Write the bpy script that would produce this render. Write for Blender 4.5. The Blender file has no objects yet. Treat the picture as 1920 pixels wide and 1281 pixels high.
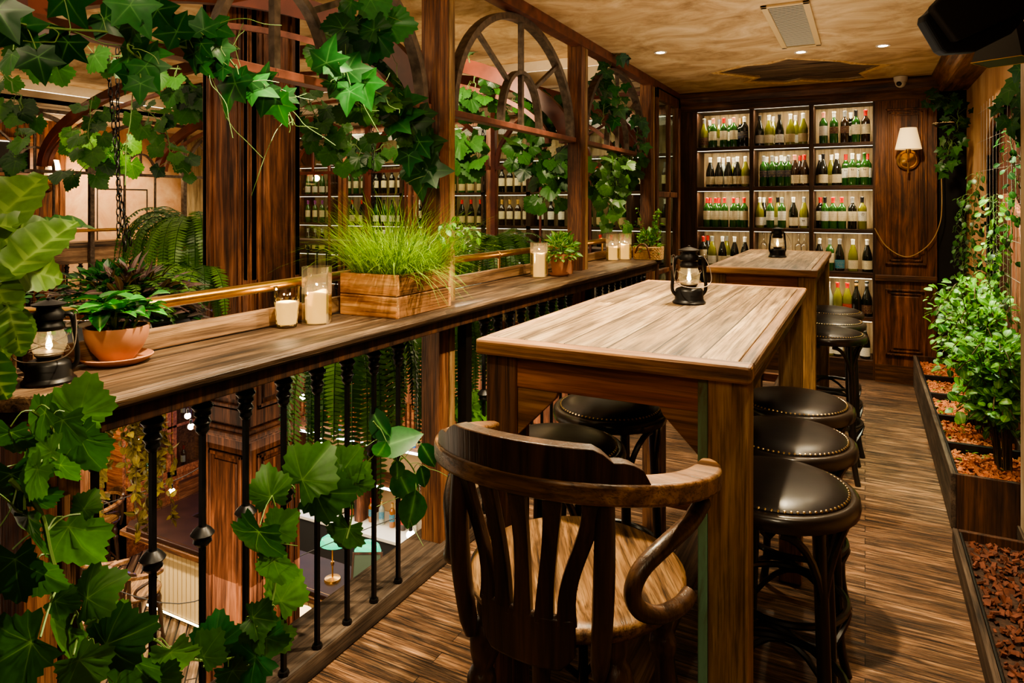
import bpy, math, random
from mathutils import Vector, Matrix, Quaternion
V = Vector
PI = math.pi
rnd = random.Random(11)
SC = bpy.context.scene
COL = SC.collection

# ------------------------------------------------------------------ camera
EYE = 1.55                      # eye height above the mezzanine floor
FPX, CXP, HYP = 1276.0, 960.0, 384.0
YAW = math.atan2(662, 1276.0)
cc, ss = math.cos(YAW), math.sin(YAW)
cam = bpy.data.cameras.new('camera')
cam.sensor_width = 36.0
cam.lens = 36.0 * FPX / 1920.0
cam.shift_y = -(640.5 - HYP) / 1920.0
cam.clip_start = 0.02
co = bpy.data.objects.new('camera', cam)
COL.objects.link(co)
co.location = (0, 0, EYE)
co.rotation_euler = (PI / 2, 0, YAW)
SC.camera = co


def od(px, py, d):
    """a measured direction taken out to distance d, as a place in the room"""
    xc = (px - CXP) * d / FPX
    return V((xc * cc - d * ss, xc * ss + d * cc, EYE - (py - HYP) * d / FPX))


def ox(px, py, X):
    k = (px - CXP) / FPX
    return od(px, py, X / (k * cc - ss))


def oy(px, py, Y):
    k = (px - CXP) / FPX
    return od(px, py, Y / (k * ss + cc))


def oz(px, py, Z):
    return od(px, py, FPX * (EYE - Z) / (py - HYP))


# ------------------------------------------------------------------ colour
def lin(c):
    return c / 12.92 if c <= 0.04045 else ((c + 0.055) / 1.055) ** 2.4


def rgb(r, g, b):
    return (lin(r / 255), lin(g / 255), lin(b / 255), 1)


# ------------------------------------------------------------------ materials
def new_mat(name):
    m = bpy.data.materials.new(name)
    m.use_nodes = True
    nt = m.node_tree
    return m, nt, nt.nodes, nt.links, nt.nodes['Principled BSDF']


def plain(name, col, rough=.5, metal=0, spec=.5, emit=None, es=0, noise=0.0, nscale=20, coat=0, bump=0.0):
    m, nt, N, L, b = new_mat(name)
    b.inputs['Base Color'].default_value = col
    b.inputs['Roughness'].default_value = rough
    b.inputs['Metallic'].default_value = metal
    b.inputs['Specular IOR Level'].default_value = spec
    b.inputs['Coat Weight'].default_value = coat
    if emit:
        b.inputs['Emission Color'].default_value = emit
        b.inputs['Emission Strength'].default_value = es
    if noise or bump:
        tc = N.new('ShaderNodeTexCoord')
        n = N.new('ShaderNodeTexNoise')
        n.inputs['Scale'].default_value = nscale
        n.inputs['Detail'].default_value = 5
        L.new(tc.outputs['Object'], n.inputs['Vector'])
        if noise:
            r = N.new('ShaderNodeValToRGB')
            r.color_ramp.elements[0].position = .3
            r.color_ramp.elements[1].position = .72
            r.color_ramp.elements[0].color = tuple(c * (1 - noise) for c in col[:3]) + (1,)
            r.color_ramp.elements[1].color = tuple(min(1, c * (1 + noise)) for c in col[:3]) + (1,)
            L.new(n.outputs['Fac'], r.inputs['Fac'])
            L.new(r.outputs['Color'], b.inputs['Base Color'])
        if bump:
            bp = N.new('ShaderNodeBump')
            bp.inputs['Strength'].default_value = bump
            bp.inputs['Distance'].default_value = .01
            L.new(n.outputs['Fac'], bp.inputs['Height'])
            L.new(bp.outputs['Normal'], b.inputs['Normal'])
    return m


def wood(name, cols, axis='Z', rough=.5, gs=1.0, plank=None, rows=None, bump=.35, dark=.55, patch=.5, spec=.4, coat=0, mortar=.006, rotz=0):
    """grain runs along axis; plank=(length, width) adds board seams, rows = axis across the boards"""
    def soft(c):
        g = .3 * c[0] + .55 * c[1] + .15 * c[2]
        return tuple(x + (g - x) * .06 for x in c[:3]) + (1,)
    cols = [soft(c) for c in cols]
    m, nt, N, L, b = new_mat(name)
    tc = N.new('ShaderNodeTexCoord')
    src = tc.outputs['Object']
    if rotz:
        mr = N.new('ShaderNodeMapping')
        mr.inputs['Rotation'].default_value = (0, 0, rotz)
        L.new(src, mr.inputs['Vector'])
        src = mr.outputs['Vector']
    ai = 'XYZ'.index(axis)
    shift = None
    br = None
    if plank:
        sp = N.new('ShaderNodeSeparateXYZ')
        cb = N.new('ShaderNodeCombineXYZ')
        L.new(src, sp.inputs[0])
        L.new(sp.outputs[ai], cb.inputs[0])
        L.new(sp.outputs['XYZ'.index(rows)], cb.inputs[1])
        br = N.new('ShaderNodeTexBrick')
        br.inputs['Scale'].default_value = 1
        br.inputs['Brick Width'].default_value = plank[0]
        br.inputs['Row Height'].default_value = plank[1]
        br.inputs['Mortar Size'].default_value = mortar * .5
        br.inputs['Mortar Smooth'].default_value = .2
        br.inputs['Bias'].default_value = 0
        br.inputs['Color1'].default_value = (0, 0, 0, 1)
        br.inputs['Color2'].default_value = (1, 1, 1, 1)
        br.inputs['Mortar'].default_value = (.5, .5, .5, 1)
        br.offset = .37
        L.new(cb.outputs[0], br.inputs['Vector'])
        # give every board its own stretch of grain
        va = N.new('ShaderNodeVectorMath')
        va.operation = 'MULTIPLY_ADD'
        L.new(br.outputs['Color'], va.inputs[0])
        va.inputs[1].default_value = (3.1, 2.3, 4.7)
        L.new(src, va.inputs[2])
        src = va.outputs[0]

    def noise(sa, so, detail, dist, rough_=.6):
        mp = N.new('ShaderNodeMapping')
        s = [so] * 3
        s[ai] = sa
        mp.inputs['Scale'].default_value = s
        L.new(src, mp.inputs['Vector'])
        n = N.new('ShaderNodeTexNoise')
        n.inputs['Scale'].default_value = gs
        n.inputs['Detail'].default_value = detail
        n.inputs['Roughness'].default_value = rough_
        n.inputs['Distortion'].default_value = dist
        L.new(mp.outputs[0], n.inputs['Vector'])
        return n.outputs['Fac']

    n1 = noise(1.6, 26, 6, .7)
    r = N.new('ShaderNodeValToRGB')
    e = r.color_ramp.elements
    e[0].position = .33
    e[0].color = cols[0]
    e[1].position = .68
    e[1].color = cols[2]
    x = e.new(.5)
    x.color = cols[1]
    L.new(n1, r.inputs['Fac'])
    # weathered patches
    n2 = noise(1.3, 5, 4, 1.2, .7)
    r2 = N.new('ShaderNodeValToRGB')
    r2.color_ramp.elements[0].position = .36
    r2.color_ramp.elements[0].color = (1 - patch,) * 3 + (1,)
    r2.color_ramp.elements[1].position = .6
    r2.color_ramp.elements[1].color = (1, 1, 1, 1)
    L.new(n2, r2.inputs['Fac'])
    mx = N.new('ShaderNodeMixRGB')
    mx.blend_type = 'MULTIPLY'
    mx.inputs[0].default_value = 1
    L.new(r.outputs[0], mx.inputs[1])
    L.new(r2.outputs[0], mx.inputs[2])
    # fine dark streaks
    n3 = noise(4, 150, 3, .3)
    r3 = N.new('ShaderNodeValToRGB')
    r3.color_ramp.elements[0].position = .34
    r3.color_ramp.elements[0].color = (1 - dark,) * 3 + (1,)
    r3.color_ramp.elements[1].position = .52
    r3.color_ramp.elements[1].color = (1, 1, 1, 1)
    L.new(n3, r3.inputs['Fac'])
    mx2 = N.new('ShaderNodeMixRGB')
    mx2.blend_type = 'MULTIPLY'
    mx2.inputs[0].default_value = 1
    L.new(mx.outputs[0], mx2.inputs[1])
    L.new(r3.outputs[0], mx2.inputs[2])
    out = mx2.outputs[0]
    h = N.new('ShaderNodeMath')
    h.operation = 'ADD'
    L.new(n1, h.inputs[0])
    L.new(r3.outputs[0], h.inputs[1])
    hh = h.outputs[0]
    if br:
        rr = N.new('ShaderNodeMapRange')
        rr.inputs[3].default_value = .62
        rr.inputs[4].default_value = 1.25
        L.new(br.outputs['Color'], rr.inputs[0])
        m3 = N.new('ShaderNodeMixRGB')
        m3.blend_type = 'MULTIPLY'
        m3.inputs[0].default_value = 1
        L.new(out, m3.inputs[1])
        L.new(rr.outputs[0], m3.inputs[2])
        m4 = N.new('ShaderNodeMixRGB')
        L.new(br.outputs['Fac'], m4.inputs[0])
        L.new(m3.outputs[0], m4.inputs[1])
        m4.inputs[2].default_value = tuple(c * .12 for c in cols[0][:3]) + (1,)
        out = m4.outputs[0]
        h2 = N.new('ShaderNodeMath')
        h2.operation = 'SUBTRACT'
        L.new(hh, h2.inputs[0])
        mm = N.new('ShaderNodeMath')
        mm.operation = 'MULTIPLY'
        mm.inputs[1].default_value = 2
        L.new(br.outputs['Fac'], mm.inputs[0])
        L.new(mm.outputs[0], h2.inputs[1])
        hh = h2.outputs[0]
    L.new(out, b.inputs['Base Color'])
    rg = N.new('ShaderNodeMapRange')
    rg.inputs[3].default_value = min(1, rough + .18)
    rg.inputs[4].default_value = max(.05, rough - .08)
    L.new(n2, rg.inputs[0])
    L.new(rg.outputs[0], b.inputs['Roughness'])
    b.inputs['Specular IOR Level'].default_value = spec
    b.inputs['Coat Weight'].default_value = coat
    b.inputs['Coat Roughness'].default_value = .25
    bp = N.new('ShaderNodeBump')
    bp.inputs['Strength'].default_value = bump
    bp.inputs['Distance'].default_value = .003
    L.new(hh, bp.inputs['Height'])
    L.new(bp.outputs[0], b.inputs['Normal'])
    return m


def plaster(name, c0, c1, c2, scale=1.0, stretch=(1, 1, 1), bump=.25):
    m, nt, N, L, b = new_mat(name)
    tc = N.new('ShaderNodeTexCoord')
    mp = N.new('ShaderNodeMapping')
    mp.inputs['Scale'].default_value = stretch
    L.new(tc.outputs['Object'], mp.inputs[0])
    n = N.new('ShaderNodeTexNoise')
    n.inputs['Scale'].default_value = 1.6 * scale
    n.inputs['Detail'].default_value = 9
    n.inputs['Roughness'].default_value = .68
    n.inputs['Distortion'].default_value = .8
    L.new(mp.outputs[0], n.inputs['Vector'])
    r = N.new('ShaderNodeValToRGB')
    e = r.color_ramp.elements
    e[0].position, e[0].color = .32, c0
    e[1].position, e[1].color = .66, c2
    x = e.new(.48)
    x.color = c1
    L.new(n.outputs['Fac'], r.inputs['Fac'])
    L.new(r.outputs[0], b.inputs['Base Color'])
    b.inputs['Roughness'].default_value = .8
    b.inputs['Specular IOR Level'].default_value = .2
    n2 = N.new('ShaderNodeTexNoise')
    n2.inputs['Scale'].default_value = 14
    n2.inputs['Detail'].default_value = 6
    L.new(mp.outputs[0], n2.inputs['Vector'])
    bp = N.new('ShaderNodeBump')
    bp.inputs['Strength'].default_value = bump
    bp.inputs['Distance'].default_value = .01
    L.new(n2.outputs['Fac'], bp.inputs['Height'])
    L.new(bp.outputs[0], b.inputs['Normal'])
    return m


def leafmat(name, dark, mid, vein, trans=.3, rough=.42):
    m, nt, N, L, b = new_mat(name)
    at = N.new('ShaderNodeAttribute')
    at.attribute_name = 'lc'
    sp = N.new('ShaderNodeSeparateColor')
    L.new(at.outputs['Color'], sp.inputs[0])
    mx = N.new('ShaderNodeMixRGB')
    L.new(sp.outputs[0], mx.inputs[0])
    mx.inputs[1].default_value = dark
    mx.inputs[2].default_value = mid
    tc = N.new('ShaderNodeTexCoord')
    n = N.new('ShaderNodeTexNoise')
    n.inputs['Scale'].default_value = 60
    n.inputs['Detail'].default_value = 3
    L.new(tc.outputs['Object'], n.inputs['Vector'])
    m2 = N.new('ShaderNodeMixRGB')
    m2.blend_type = 'OVERLAY'
    m2.inputs[0].default_value = .35
    L.new(mx.outputs[0], m2.inputs[1])
    L.new(n.outputs['Fac'], m2.inputs[2])
    pw = N.new('ShaderNodeMath')
    pw.operation = 'POWER'
    pw.inputs[1].default_value = 11
    L.new(sp.outputs[1], pw.inputs[0])
    m3 = N.new('ShaderNodeMixRGB')
    L.new(pw.outputs[0], m3.inputs[0])
    L.new(m2.outputs[0], m3.inputs[1])
    m3.inputs[2].default_value = vein
    L.new(m3.outputs[0], b.inputs['Base Color'])
    b.inputs['Roughness'].default_value = rough
    b.inputs['Specular IOR Level'].default_value = .45
    tr = N.new('ShaderNodeBsdfTranslucent')
    br = N.new('ShaderNodeMixRGB')
    br.blend_type = 'MULTIPLY'
    br.inputs[0].default_value = 1
    br.inputs[2].default_value = (1.6, 1.7, .6, 1)
    L.new(m3.outputs[0], br.inputs[1])
    L.new(br.outputs[0], tr.inputs[0])
    ms = N.new('ShaderNodeMixShader')
    ms.inputs[0].default_value = trans
    L.new(b.outputs[0], ms.inputs[1])
    L.new(tr.outputs[0], ms.inputs[2])
    L.new(ms.outputs[0], nt.nodes['Material Output'].inputs[0])
    return m


def thin_glass(name, tint=(1, 1, 1, 1), refl=.12, rough=.02, haze=0):
    m = bpy.data.materials.new(name)
    m.use_nodes = True
    N, L = m.node_tree.nodes, m.node_tree.links
    N.clear()
    t = N.new('ShaderNodeBsdfTransparent')
    t.inputs[0].default_value = tint
    g = N.new('ShaderNodeBsdfGlossy')
    g.inputs['Roughness'].default_value = rough
    fr = N.new('ShaderNodeLayerWeight')
    fr.inputs[0].default_value = .35
    mr = N.new('ShaderNodeMapRange')
    mr.inputs[3].default_value = refl * .3
    mr.inputs[4].default_value = min(.9, refl * 4)
    L.new(fr.outputs['Fresnel'], mr.inputs[0])
    mx = N.new('ShaderNodeMixShader')
    L.new(mr.outputs[0], mx.inputs[0])
    L.new(t.outputs[0], mx.inputs[1])
    L.new(g.outputs[0], mx.inputs[2])
    o = N.new('ShaderNodeOutputMaterial')
    if haze:
        tl = N.new('ShaderNodeBsdfTranslucent')
        tl.inputs[0].default_value = (.9, .84, .7, 1)
        m2 = N.new('ShaderNodeMixShader')
        m2.inputs[0].default_value = haze
        L.new(mx.outputs[0], m2.inputs[1])
        L.new(tl.outputs[0], m2.inputs[2])
        mx = m2
    L.new(mx.outputs[0], o.inputs[0])
    return m


def emis(name, col, s):
    return plain(name, (.02, .02, .02, 1) if s > 30 else col, .6, emit=col, es=s)


# ------------------------------------------------------------------ mesh builder
class MB:
    def __init__(self):
        self.v, self.f, self.c = [], [], []

    def add(self, vs, fs, col=None, M=None):
        o = len(self.v)
        for p in vs:
            p = V(p)
            self.v.append(M @ p if M is not None else p)
        if col is None:
            self.c += [(0.5, 0, 0)] * len(vs)
        elif isinstance(col, list):
            self.c += col
        else:
            self.c += [col] * len(vs)
        self.f += [tuple(i + o for i in f) for f in fs]
        return self

    def box(self, x0, x1, y0, y1, z0, z1, M=None):
        vs = [(x0, y0, z0), (x1, y0, z0), (x1, y1, z0), (x0, y1, z0), (x0, y0, z1), (x1, y0, z1), (x1, y1, z1), (x0, y1, z1)]
        fs = [(0, 3, 2, 1), (4, 5, 6, 7), (0, 1, 5, 4), (1, 2, 6, 5), (2, 3, 7, 6), (3, 0, 4, 7)]
        return self.add(vs, fs, M=M)

    def bar(self, a, b, w, h=None, up=(0, 0, 1)):
        """rectangular bar from a to b; w across, h along up"""
        h = h or w
        a, b = V(a), V(b)
        t = (b - a).normalized()
        u = V(up)
        if abs(t.dot(u)) > .98:
            u = V((0, 1, 0))
        s = t.cross(u).normalized() * (w / 2)
        n = s.cross(t).normalized() * (h / 2)
        vs = [a - s - n, a + s - n, a + s + n, a - s + n, b - s - n, b + s - n, b + s + n, b - s + n]
        return self.add(vs, [(0, 3, 2, 1), (4, 5, 6, 7), (0, 1, 5, 4), (1, 2, 6, 5), (2, 3, 7, 6), (3, 0, 4, 7)])

    def sweep(self, path, side, w, h, closed=False):
        """rectangle w (along side) x h swept along path"""
        P = [V(p) for p in path]
        n = len(P)
        vs = []
        fs = []
        for i, p in enumerate(P):
            if closed:
                t = P[(i + 1) % n] - P[i - 1]
            else:
                t = P[min(i + 1, n - 1)] - P[max(i - 1, 0)]
            t.normalize()
            s_ = V(side(i) if callable(side) else side)
            s_ = (s_ - t * t.dot(s_)).normalized()
            nn = t.cross(s_)
            ww = w(i) if callable(w) else w
            hh = h(i) if callable(h) else h
            vs += [p - s_ * ww / 2 - nn * hh / 2, p + s_ * ww / 2 - nn * hh / 2, p + s_ * ww / 2 + nn * hh / 2, p - s_ * ww / 2 + nn * hh / 2]
        m = n if closed else n - 1
        for i in range(m):
            a, b = i * 4, ((i + 1) % n) * 4
            for k in range(4):
                k2 = (k + 1) % 4
                fs.append((a + k, a + k2, b + k2, b + k))
        if not closed:
            fs.append((3, 2, 1, 0))
            e = (n - 1) * 4
            fs.append((e, e + 1, e + 2, e + 3))
        return self.add(vs, fs)

    def tube(self, path, r, n=8, closed=False, col=None):
        P = [V(p) for p in path]
        m = len(P)
        vs, fs = [], []
        t0 = (P[1] - P[0]).normalized()
        u = V((0, 0, 1)) if abs(t0.z) < .9 else V((1, 0, 0))
        u = (u - t0 * t0.dot(u)).normalized()
        for i, p in enumerate(P):
            t = (P[(i + 1) % m] - P[i - 1]) if closed else P[min(i + 1, m - 1)] - P[max(i - 1, 0)]
            if t.length < 1e-9:
                t = t0
            t.normalize()
            u = u - t * t.dot(u)
            if u.length < 1e-6:
                u = V((1, 0, 0)) - t * t.x
            u.normalize()
            w = t.cross(u)
            rr = r[i] if isinstance(r, (list, tuple)) else r
            for k in range(n):
                a = 2 * PI * k / n
                vs.append(p + (u * math.cos(a) + w * math.sin(a)) * rr)
        for i in range(m if closed else m - 1):
            a, b = i * n, ((i + 1) % m) * n
            for k in range(n):
                k2 = (k + 1) % n
                fs.append((a + k, a + k2, b + k2, b + k))
        if not closed:
            fs.append(tuple(range(n - 1, -1, -1)))
            e = (m - 1) * n
            fs.append(tuple(e + k for k in range(n)))
        return self.add(vs, fs, col=col)

    def lathe(self, prof, n=24, M=None, a0=0):
        vs, fs = [], []
        m = len(prof)
        for r, z in prof:
            for k in range(n):
                a = a0 + 2 * PI * k / n
                vs.append((max(r, 1e-5) * math.cos(a), max(r, 1e-5) * math.sin(a), z))
        for i in range(m - 1):
            for k in range(n):
                k2 = (k + 1) % n
                fs.append((i * n + k, i * n + k2, (i + 1) * n + k2, (i + 1) * n + k))
        if prof[0][0] > 1e-4 and prof[0] != prof[-1]:
            fs.append(tuple(range(n - 1, -1, -1)))
        if prof[-1][0] > 1e-4 and prof[0] != prof[-1]:
            fs.append(tuple((m - 1) * n + k for k in range(n)))
        return self.add(vs, fs, M=M)

    def ball(self, c, r, n=10, sz=1.0):
        prof = [(r * math.sin(PI * i / n), -r * sz * math.cos(PI * i / n)) for i in range(n + 1)]
        return self.lathe(prof, max(8, n + 2), Matrix.Translation(V(c)))

    def prism(self, poly, M, h):
        """polygon in local xy extruded along local z by h"""
        n = len(poly)
        vs = [(x, y, 0) for x, y in poly] + [(x, y, h) for x, y in poly]
        fs = [tuple(range(n - 1, -1, -1)), tuple(range(n, 2 * n))]
        for i in range(n):
            j = (i + 1) % n
            fs.append((i, j, n + j, n + i))
        return self.add(vs, fs, M=M)

    def build(self, name, mat, parent=None, smooth=False, bevel=0, seg=2, ang=40):
        me = bpy.data.meshes.new(name)
        me.from_pydata([tuple(p) for p in self.v], [], self.f)
        if any(c != (0.5, 0, 0) for c in self.c):
            at = me.attributes.new('lc', 'FLOAT_COLOR', 'POINT')
            buf = []
            for c in self.c:
                buf += [c[0], c[1], c[2], 1.0]
            at.data.foreach_set('color', buf)
        me.materials.append(mat)
        if smooth:
            me.polygons.foreach_set('use_smooth', [True] * len(me.polygons))
            if ang < 180:
                me.set_sharp_from_angle(angle=math.radians(ang))
        me.update()
        o = bpy.data.objects.new(name, me)
        COL.objects.link(o)
        if parent is not None:
            o.parent = parent
        if bevel:
            b = o.modifiers.new('bevel', 'BEVEL')
            b.width = bevel
            b.segments = seg
            b.limit_method = 'ANGLE'
            b.angle_limit = math.radians(50)
        return o


def smoothpath(pts, n=8):
    """Catmull-Rom through pts"""
    P = [V(p) for p in pts]
    out = []
    for i in range(len(P) - 1):
        p0, p1, p2, p3 = P[max(i - 1, 0)], P[i], P[i + 1], P[min(i + 2, len(P) - 1)]
        for k in range(n):
            t = k / n
            out.append(.5 * ((2 * p1) + (p2 - p0) * t + (2 * p0 - 5 * p1 + 4 * p2 - p3) * t * t + (3 * p1 - p0 - 3 * p2 + p3) * t ** 3))
    out.append(P[-1])
    return out


def tag(o, label, cat, group=None):
    o['label'] = label
    o['category'] = cat
    if group:
        o['group'] = group
    return o


def thing(name, label, cat, loc=(0, 0, 0), rz=0, group=None):
    o = bpy.data.objects.new(name, None)
    o.empty_display_size = .05
    COL.objects.link(o)
    o.location = loc
    o.rotation_euler = (0, 0, rz)
    return tag(o, label, cat, group)


def struct(name, mb, mat, parent=None, **k):
    o = mb.build(name, mat, parent, **k)
    if parent is None:
        o['kind'] = 'structure'
    return o


def dup(root, loc, rz=0, label=None, group=None, scale=None):
    r = root.copy()
    COL.objects.link(r)
    r.location = loc
    r.rotation_euler = (0, 0, rz)
    if scale:
        r.scale = (scale,) * 3
    if label:
        r['label'] = label
    if group:
        r['group'] = group
    for ch in list(root.children):
        c = ch.copy()
        COL.objects.link(c)
        c.parent = r
        for g in list(ch.children):
            d = g.copy()
            COL.objects.link(d)
            d.parent = c
    return r


def light(kind, loc, power, col=(1, .74, .45), size=.05, target=None, angle=60, blend=.5):
    d = bpy.data.lights.new(kind.lower() + '_light', kind)
    d.energy = power
    d.color = col
    if kind == 'SPOT':
        d.shadow_soft_size = size
        d.spot_size = math.radians(angle)
        d.spot_blend = blend
    elif kind == 'POINT':
        d.shadow_soft_size = size
    elif kind == 'AREA':
        if isinstance(size, tuple):
            d.shape = 'RECTANGLE'
            d.size, d.size_y = size
        else:
            d.size = size
    o = bpy.data.objects.new(kind.lower() + '_light', d)
    COL.objects.link(o)
    o.location = loc
    if target is not None:
        o.rotation_euler = (V(target) - V(loc)).to_track_quat('-Z', 'Y').to_euler()
    return o



def text_mesh(txt, size, name, mat, parent, M):
    cu = bpy.data.curves.new(name, 'FONT')
    cu.body = txt
    cu.size = size
    cu.align_x = 'CENTER'
    cu.align_y = 'CENTER'
    tmp = bpy.data.objects.new(name, cu)
    COL.objects.link(tmp)
    bpy.context.view_layer.update()
    me = bpy.data.meshes.new_from_object(tmp.evaluated_get(bpy.context.evaluated_depsgraph_get()))
    bpy.data.objects.remove(tmp)
    bpy.data.curves.remove(cu)
    me.transform(M)
    me.materials.clear()
    me.materials.append(mat)
    o = bpy.data.objects.new(name, me)
    COL.objects.link(o)
    o.parent = parent
    return o


ORD = ['first', 'second', 'third', 'fourth', 'fifth', 'sixth', 'seventh', 'eighth', 'ninth', 'tenth', 'eleventh', 'twelfth',
       'thirteenth', 'fourteenth', 'fifteenth', 'sixteenth', 'seventeenth', 'eighteenth', 'nineteenth', 'twentieth']

# ------------------------------------------------------------------ palette
M_floor = wood('floor_boards', [rgb(50, 35, 25), rgb(122, 86, 58), rgb(188, 144, 102)], 'X', .42, gs=2.1, plank=(1.3, .066), rows='Y', dark=.9, patch=.62, bump=.7, mortar=.003)
M_table = wood('table_wood', [rgb(84, 62, 40), rgb(148, 118, 82), rgb(190, 162, 122)], 'Y', .5, plank=(6, .113), rows='X', dark=.6, patch=.42, bump=.4, mortar=.004)
M_table2 = wood('table_frame_wood', [rgb(92, 60, 34), rgb(150, 104, 62), rgb(186, 140, 92)], 'X', .5, dark=.4, patch=.35)
M_tleg = wood('table_leg_wood', [rgb(112, 80, 44), rgb(158, 120, 74), rgb(184, 146, 98)], 'Z', .5, gs=1.6, dark=.5, patch=.35, bump=.5)
M_tlegd = wood('dark_leg_wood', [rgb(64, 40, 25), rgb(112, 72, 46), rgb(150, 104, 70)], 'Z', .6, dark=.7, patch=.5, bump=.7)
M_apron = wood('apron_wood', [rgb(88, 48, 24), rgb(148, 86, 44), rgb(184, 120, 68)], 'X', .5, dark=.45, patch=.4)
M_ledge = wood('ledge_wood', [rgb(50, 36, 26), rgb(104, 78, 56), rgb(160, 128, 94)], 'Y', .45, plank=(2.2, .12), rows='X', dark=.6, patch=.55, bump=.5, mortar=.002)
M_ledgeY = wood('board_wood', [rgb(84, 60, 40), rgb(136, 102, 72), rgb(178, 140, 102)], 'Y', .55, dark=.5, patch=.4)
M_post = wood('post_wood', [rgb(70, 40, 25), rgb(126, 76, 46), rgb(170, 116, 74)], 'Z', .5, dark=.6, patch=.55, bump=.5)
M_column = wood('column_wood', [rgb(44, 24, 15), rgb(112, 66, 42), rgb(160, 102, 68)], 'Z', .5, gs=.9, dark=.65, patch=.62)
M_case = wood('bookcase_wood', [rgb(38, 22, 13), rgb(70, 42, 24), rgb(100, 62, 36)], 'Z', .5, dark=.5, patch=.4)
M_caseX = wood('shelf_wood', [rgb(38, 22, 13), rgb(72, 44, 26), rgb(104, 66, 40)], 'X', .5, dark=.5, patch=.4)
M_caseback = wood('pale_back_wood', [rgb(150, 124, 84), rgb(196, 168, 122), rgb(222, 196, 152)], 'Z', .5, dark=.35, patch=.3)
M_panel = wood('panel_wood', [rgb(52, 28, 14), rgb(120, 70, 36), rgb(160, 100, 56)], 'Z', .45, dark=.6, patch=.65)
M_panelX = wood('cornice_wood', [rgb(46, 26, 14), rgb(98, 60, 32), rgb(138, 90, 50)], 'X', .45, dark=.5, patch=.5)
M_panelY = wood('cornice_wood_side', [rgb(60, 32, 16), rgb(124, 76, 40), rgb(160, 108, 62)], 'Y', .45, dark=.5, patch=.5)
M_planter = wood('planter_wood', [rgb(38, 28, 22), rgb(78, 62, 50), rgb(112, 94, 78)], 'Y', .6, dark=.6, patch=.4)
M_crate = wood('crate_wood', [rgb(122, 68, 30), rgb(190, 130, 72), rgb(222, 172, 110)], 'X', .5, dark=.5, patch=.45)
M_chair = wood('chair_wood', [rgb(34, 21, 12), rgb(62, 40, 24), rgb(92, 62, 38)], 'Z', .33, dark=.35, patch=.3, coat=.25)
M_seat = wood('chair_seat_wood', [rgb(40, 24, 12), rgb(134, 96, 58), rgb(176, 136, 88)], 'Y', .36, gs=2.2, dark=.6, patch=.35, coat=.2, bump=.25, rotz=-.55)
M_rail = wood('chair_rail_wood', [rgb(70, 44, 24), rgb(124, 86, 52), rgb(164, 122, 78)], 'X', .35, dark=.5, patch=.3, coat=.2)
M_stool = plain('stool_black_wood', rgb(30, 24, 20), .3, noise=.4, nscale=8, coat=.2)
M_stoolrim = plain('stool_rim_wood', rgb(38, 30, 25), .28, noise=.4, nscale=12, coat=.3)
M_leather = plain('dark_leather', rgb(26, 20, 19), .33, noise=.35, nscale=9, bump=.12)
M_nail = plain('brass_nails', rgb(190, 160, 110), .35, 1)
M_steel = plain('dark_steel', rgb(98, 84, 72), .42, .55, noise=.5, nscale=30)
M_redsteel = plain('red_oxide_steel', rgb(112, 66, 52), .42, .25, noise=.45, nscale=14)
M_rib = plain('rib_red_timber', rgb(92, 42, 28), .45, 0, noise=.45, nscale=6)
M_iron = plain('black_iron', rgb(22, 20, 20), .4, .5, noise=.3, nscale=40)
M_brass = plain('brass', rgb(206, 158, 84), .28, 1, noise=.12, nscale=25)
M_terra = plain('terracotta', rgb(180, 122, 88), .75, noise=.22, nscale=12, bump=.1)
M_soil = plain('potting_soil', rgb(52, 34, 24), .95, noise=.6, nscale=60, bump=.6)
M_bark = plain('bark_chips', rgb(176, 104, 62), .85, noise=.5, nscale=35)
M_barkd = plain('dark_bark_chips', rgb(92, 48, 30), .85, noise=.6, nscale=35)
M_ceil = plaster('mottled_ceiling_plaster', rgb(140, 108, 72), rgb(184, 150, 106), rgb(214, 184, 140), 1.7, (1, 1.35, 1))
M_ceilw = plaster('pale_ceiling_plaster', rgb(190, 168, 138), rgb(206, 186, 156), rgb(220, 204, 178), .6)
M_wall = plaster('aged_wall_plaster', rgb(168, 118, 80), rgb(198, 150, 110), rgb(216, 176, 136), 1.2)
M_wallr = plaster('right_wall_plaster', rgb(140, 100, 66), rgb(176, 132, 92), rgb(200, 160, 120), 1.6, (1, 1, .25))
M_black = plain('matt_black', rgb(16, 15, 14), .45)
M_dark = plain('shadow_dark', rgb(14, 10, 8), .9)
M_white = plain('off_white_metal', rgb(206, 192, 168), .5)
M_led = emis('led_strip', (1, .86, .62, 1), 3.5)
M_cove = emis('cove_led', (1, .86, .62, 1), 3.5)
M_spot = emis('downlight_lens', (1, .88, .66, 1), 60)
M_flame = emis('flame', (1, .72, .32, 1), 60)
M_bulb = emis('warm_bulb', (1, .8, .48, 1), 45)
M_shade = plain('cream_shade', rgb(250, 232, 190), .8, emit=(1, .6, .22, 1), es=.8)
M_wax = plain('candle_wax', rgb(236, 196, 112), .5, emit=(1, .56, .14, 1), es=1.25)
M_waxhot = emis('glowing_wax', (1, .78, .42, 1), 4)
M_glass = thin_glass('clear_glass')
M_pane = thin_glass('window_glass', (.82, .88, .84, 1), .1)
M_cutglass = thin_glass('cut_glass', (1, .97, .9, 1), .25, .05)
G_ivy = leafmat('ivy_leaf', rgb(8, 46, 20), rgb(36, 104, 40), rgb(86, 140, 76))
G_grape = leafmat('grape_leaf', rgb(18, 56, 16), rgb(74, 122, 32), rgb(104, 144, 60), .42)
G_grapel = leafmat('pale_vine_leaf', rgb(66, 110, 38), rgb(140, 168, 62), rgb(190, 206, 120))
G_dark = leafmat('dark_vine_leaf', rgb(18, 48, 20), rgb(54, 104, 36), rgb(84, 124, 56), .38)
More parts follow.
